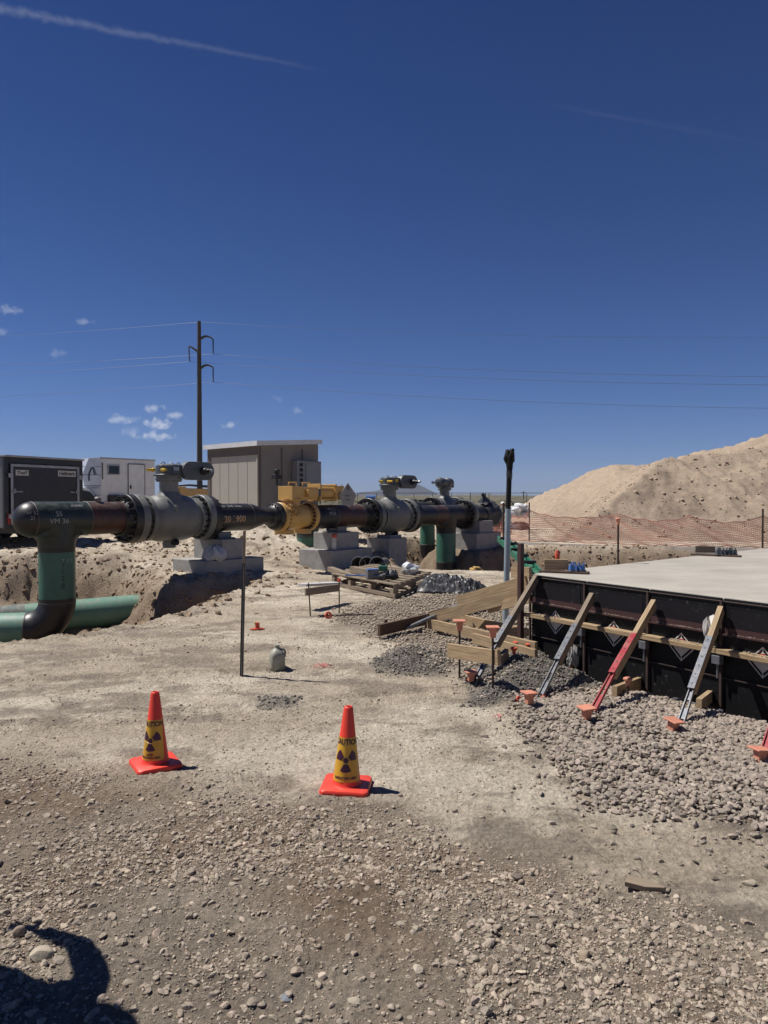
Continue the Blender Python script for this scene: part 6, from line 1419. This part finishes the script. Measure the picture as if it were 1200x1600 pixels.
# ------------------------------------------------------------------ grade rod, jug, ribbons, scraps
b = on(377.5, 1056); t = W(382, 829, b.y); gr = thing('grade_stake', 'tall slim stake, brown above and black below, standing alone left of the jug', 'stake', b, .2); dv = t - b; md = W(381, 880, b.y) - b
I_ = Matrix.Rotation(-.2, 3, 'Z'); dv, md = I_ @ dv, I_ @ md
MB().beam(-dv * .08, md, .036, .028).build('black_shaft', M_['black'], gr, bevel=.002); MB().beam(md, dv, .030, .022).build('brown_shaft', M_['woodgrey'], gr, bevel=.002)
MB().beam(Vector((0, -.016, .0)), md + Vector((0, -.016, 0)), .007, .006).build('groove', M_['galv'], gr)
p = on(433, 1046); jg = thing('milk_jug', 'dusty translucent one-gallon plastic jug standing on the dirt', 'jug', p, .4)
M_['jug'] = mat('dusty_jug_plastic', (.36, .35, .28), .5, c2=(.22, .22, .165), ns=14, nd=7)
q = MB(); n = 28; prof = [(0, .060), (.006, .068), (.03, .071), (.12, .071), (.15, .068), (.18, .052), (.20, .032), (.21, .022), (.222, .021)]
vs = []
for (z_, r_) in prof:
    k = 4.0 if z_ < .16 else 2.0 + 2 * max(0, (.2 - z_) / .04)
    k = max(2., min(4., k))
    for i in range(n):
        a = 2 * math.pi * i / n; c, s_ = math.cos(a), math.sin(a); f = (abs(c) ** k + abs(s_) ** k) ** (-1 / k); vs.append((r_ * f * c, r_ * f * s_, z_))
fs_ = [(k * n + i, k * n + (i + 1) % n, (k + 1) * n + (i + 1) % n, (k + 1) * n + i) for k in range(len(prof) - 1) for i in range(n)] + [tuple(range(n - 1, -1, -1)), tuple((len(prof) - 1) * n + i for i in range(n))]
q.add(vs, fs_).build('bottle', M_['jug'], jg, smooth=50); MB().rev((0, 0, .215), (0, 0, 1), [(0, .022), (.002, .024), (.02, .024), (.022, .02)], 20).build('screw_cap', M_['jug'], jg, smooth=40)
MB().tube([(.03, .0, .195), (.062, 0, .19), (.080, 0, .165), (.078, 0, .13), (.066, 0, .11)], .011, 8).build('handle', M_['jug'], jg, smooth=60)
# tall shadow-like rod on ground is only the stake's shadow; red base with flag
p = on(401, 984); o = thing('red_stake_base', 'small broken red plastic marker base lying on the dirt', 'marker', p, .3)
q = MB().prism([(-.09, -.03, .008), (-.03, -.055, .008), (.1, -.04, .008), (.07, .03, .008), (-.02, .045, .008)], (0, 0, .012)); q.build('base', M_['redcap'], o, bevel=.003); MB().box((.01, 0, .05), (.05, .03, .08)).build('tab', M_['redcap'], o, bevel=.006); MB().box((-.02, 0, .08), (.01, .02, .03)).build('yellow_tab', M_['brightyellow'], o)
M_['pink'] = mat('pink_flagging', (.75, .25, .24), .7)
def ribbon(label, px, py, s, seed, n=7):
    rg = random.Random(seed); p = on(px, py); o = thing('flagging_whiskers', label, 'marker whiskers', p, 0)
    for k in range(n):
        a = rg.uniform(0, 6.28); L_ = s * rg.uniform(.5, 1); pts = [(0, 0, .006), (math.cos(a) * L_ * .4, math.sin(a) * L_ * .4, .02 + .02 * rg.random()), (math.cos(a + .3) * L_, math.sin(a + .3) * L_, .008)]
        MB().tube(pts, .0028, 5).build('strand', M_['pink'], o)
ribbon('pink survey whiskers splayed on the dirt right of the jug', 505, 1043, .12, 3, 10); ribbon('small pink survey whiskers near the left concrete support', 465, 893, .16, 5); ribbon('faint pink survey whiskers beside the grey gravel', 780, 1122, .07, 8, 5)
# wood scraps
def scrap(label, px, py, L_, w, h, rot, m, poly=None):
    p = on(px, py); o = MB().prism([(-L_ / 2, -w * .4, 0), (-L_ * .42, w / 2, 0), (L_ * .1, w * .45, 0), (L_ / 2, w * .05, 0), (L_ * .45, -w * .1, 0), (0, -w / 2, 0)], (0, 0, h)).build('wood_scrap', M_[m], None, bevel=.002); o.location = p + Vector((0, 0, h * .15)); o.rotation_euler = (.12, .05, rot); tag(o, label, 'wood scrap')
scrap('pointed dark wood scrap half sunk at the edge of the near gravel', 1008, 1388, .16, .055, .022, -.35, 'woodgrey'); scrap('small flat wood sliver lying on pale dirt near the grey stones', 916, 1252, .11, .035, .012, -.9, 'woodgrey')
# individual rocks
def rock(label, px, py, s, c, seed, fl=.6, rot=0.):
    shp, Fc = rock_shapes(3, 1, seed, .2, 9); v = shp[0] * np.array([s, s * .75, s * fl]); m = mat('rock_' + str(seed), c, .88, c2=tuple(k * .72 for k in c), ns=22, nd=8, bump=.006, bs=30)
    me = bpy.data.meshes.new('rock'); me.from_pydata(v.tolist(), [], Fc.tolist()); me.polygons.foreach_set('use_smooth', np.ones(len(Fc), bool)); me.set_sharp_from_angle(angle=R(38)); me.materials.append(m)
    o = bpy.data.objects.new('rock', me); COL.objects.link(o); p = on(px, py); o.location = p + Vector((0, 0, s * fl * .35)); o.rotation_euler = (0, 0, rot); tag(o, label, 'rock')
rock('large pale rock beside the dark shadow at the lower left', 66, 1494, .048, col(170, 158, 138), 401, .55, .3); rock('round brownish rock above the large pale rock', 30, 1460, .030, col(140, 124, 106), 402, .7)
rock('flat blue-grey rock in the near gravel', 449, 1560, .026, col(122, 126, 132), 403, .35, .2); rock('long brown cobble near the left edge above the shadow', 60, 1420, .030, col(128, 112, 98), 404, .5)
rock('dark rock at the top edge of the near gravel', 808, 1372, .032, col(112, 100, 90), 405, .45, .5); rock('pale pointed rock lying alone on the dirt near the right edge', 1170, 1382, .036, col(160, 148, 128), 406, .5)
rock('brown rock on pale dirt left of the pale pointed rock', 1118, 1375, .020, col(120, 106, 92), 407, .65); rock('small white rock below the red cone base, nearest cone', 313, 1203, .014, col(190, 184, 170), 408, .6)
rock('pale stone lying on the dirt right of the nearest cone', 637, 1315, .020, col(165, 152, 134), 409, .6); rock('wide pale stone on the right of the near gravel', 914, 1495, .028, col(150, 134, 114), 410, .6)

# ------------------------------------------------------------------ the two cones
def cone(label, px, py, rz, text2, dec_rot, sc=1.0, crease=False, tilt=(0, 0)):
    p = on(px, py); c = thing('traffic_cone', label, 'traffic cone', p, rz, 'caution cones'); c.rotation_euler = (tilt[0], tilt[1], rz); c.scale = (sc,) * 3
    h, rb, rt = .455, .079, .0245; zb = .028
    n = 12; sq = []
    for qx, qy, a0 in ((1, 1, 0), (-1, 1, 90), (-1, -1, 180), (1, -1, 270)):
        for i in range(n + 1): a = R(a0 + 90 * i / n); sq.append((qx * .103 + .032 * math.cos(a), qy * .103 + .032 * math.sin(a)))
    q = MB(); N = len(sq); vs = []; lv = [(.0, .99), (.012, 1.0), (.022, .985), (.028, .95)]
    for z_, k in lv: vs += [(x * k, y * k, z_) for x, y in sq]
    fs_ = [(j * N + i, j * N + (i + 1) % N, (j + 1) * N + (i + 1) % N, (j + 1) * N + i) for j in range(3) for i in range(N)] + [tuple(range(N - 1, -1, -1)), tuple(3 * N + i for i in range(N))]
    q.add(vs, fs_).build('base', M_['cone'], c, smooth=50)
    rr = lambda z: rb + (rt - rb) * (z - zb) / (h - zb)
    q = MB(); q.rev((0, 0, 0), (0, 0, 1), [(zb - .004, rb + .012), (zb + .004, rb + .004), (zb + .014, rr(zb + .014)), (h - .012, rr(h - .012)), (h - .004, rt - .001), (h, rt - .006), (h - .002, rt - .011), (h - .05, rt - .010)], 64, cap=False); q.build('body', M_['cone'], c, smooth=50)
    MB().rev((0, 0, h - .049), (0, 0, 1), [(0, rt - .0095), (.001, rt - .0095)], 24).build('hollow', M_['hole'], c)
    z0, z1 = .055, .292
    def wrap(u, v, d=.0012):   # u arc metres, v height
        r = rr(v); a = dec_rot + u / r; return ((r + d) * math.sin(a), -(r + d) * math.cos(a), v)
    q = MB(); nu, nv = 40, 20; vs = []
    W0, W1 = .092, .068
    for j in range(nv + 1):
        v = z0 + (z1 - z0) * j / nv; hw = W0 + (W1 - W0) * j / nv
        hw = min(hw, rr(v) * 1.52)
        for i in range(nu + 1): vs.append(wrap(-hw + 2 * hw * i / nu, v, .0010))
    q.add(vs, [(j * (nu + 1) + i, j * (nu + 1) + i + 1, (j + 1) * (nu + 1) + i + 1, (j + 1) * (nu + 1) + i) for j in range(nv) for i in range(nu)]); dc = q.build('warning_decal', M_['decal'], c, smooth=80)
    # trefoil
    cz = .172; R0, R1, R2 = .0145, .0205, .063
    q = MB(); vs = [wrap(0, cz, .0024)] + [wrap(R0 * math.cos(a), cz + R0 * math.sin(a), .0024) for a in [2 * math.pi * i / 24 for i in range(24)]]; q.add(vs, [(0, 1 + i, 1 + (i + 1) % 24) for i in range(24)])
    q.build('symbol_hub', M_['purple'], dc)
    for b0 in (30, 150, 270):
        q = MB(); vs = []; na, nr = 14, 8
        for j in range(nr + 1):
            r_ = R1 + (R2 - R1) * j / nr
            for i in range(na + 1):
                a = R(b0 - 30 + 60 * i / na); vs.append(wrap(r_ * math.cos(a), cz + r_ * math.sin(a), .0024))
        q.add(vs, [(j * (na + 1) + i, j * (na + 1) + i + 1, (j + 1) * (na + 1) + i + 1, (j + 1) * (na + 1) + i) for j in range(nr) for i in range(na)]); q.build('symbol_blade', M_['purple'], dc)
    letters('lettering', 'CAUTION', .041, M_['purple'], dc, lambda u, v: wrap(u, .268 + v, .0026), bold=.0014, sx=.80)
    if len(text2) == 2:
        letters('lettering', text2[0], .0185, M_['purple'], dc, lambda u, v: wrap(u, .090 + v, .0024), bold=.0007); letters('lettering', text2[1], .0185, M_['purple'], dc, lambda u, v: wrap(u, .072 + v, .0024), bold=.0008, sx=.86)
        q = MB().tube([wrap(-.06 + .12 * i / 12, .172 - .006 - .018 * i / 12 * (1.2 - .4 * i / 12), .002) for i in range(13)], .0009, 5); q.build('crease', M_['decal'], dc)
    else: letters('lettering', text2[0], .0185, M_['purple'], dc, lambda u, v: wrap(u, .078 + v, .0024), bold=.0008, sx=.86)
    return c
cone('orange-red cone reading HIGH RADIATION AREA, left one of the two, turned diamond-wise', 243, 1196, R(32), ('HIGH', 'RADIATION AREA'), R(-32 - 10), .985)
cone('orange-red cone reading RADIATION AREA without HIGH, right one of the two', 541, 1231, R(-5), ('RADIATION AREA',), R(5 - 3), 1.0, tilt=(R(-1), R(1.5)))
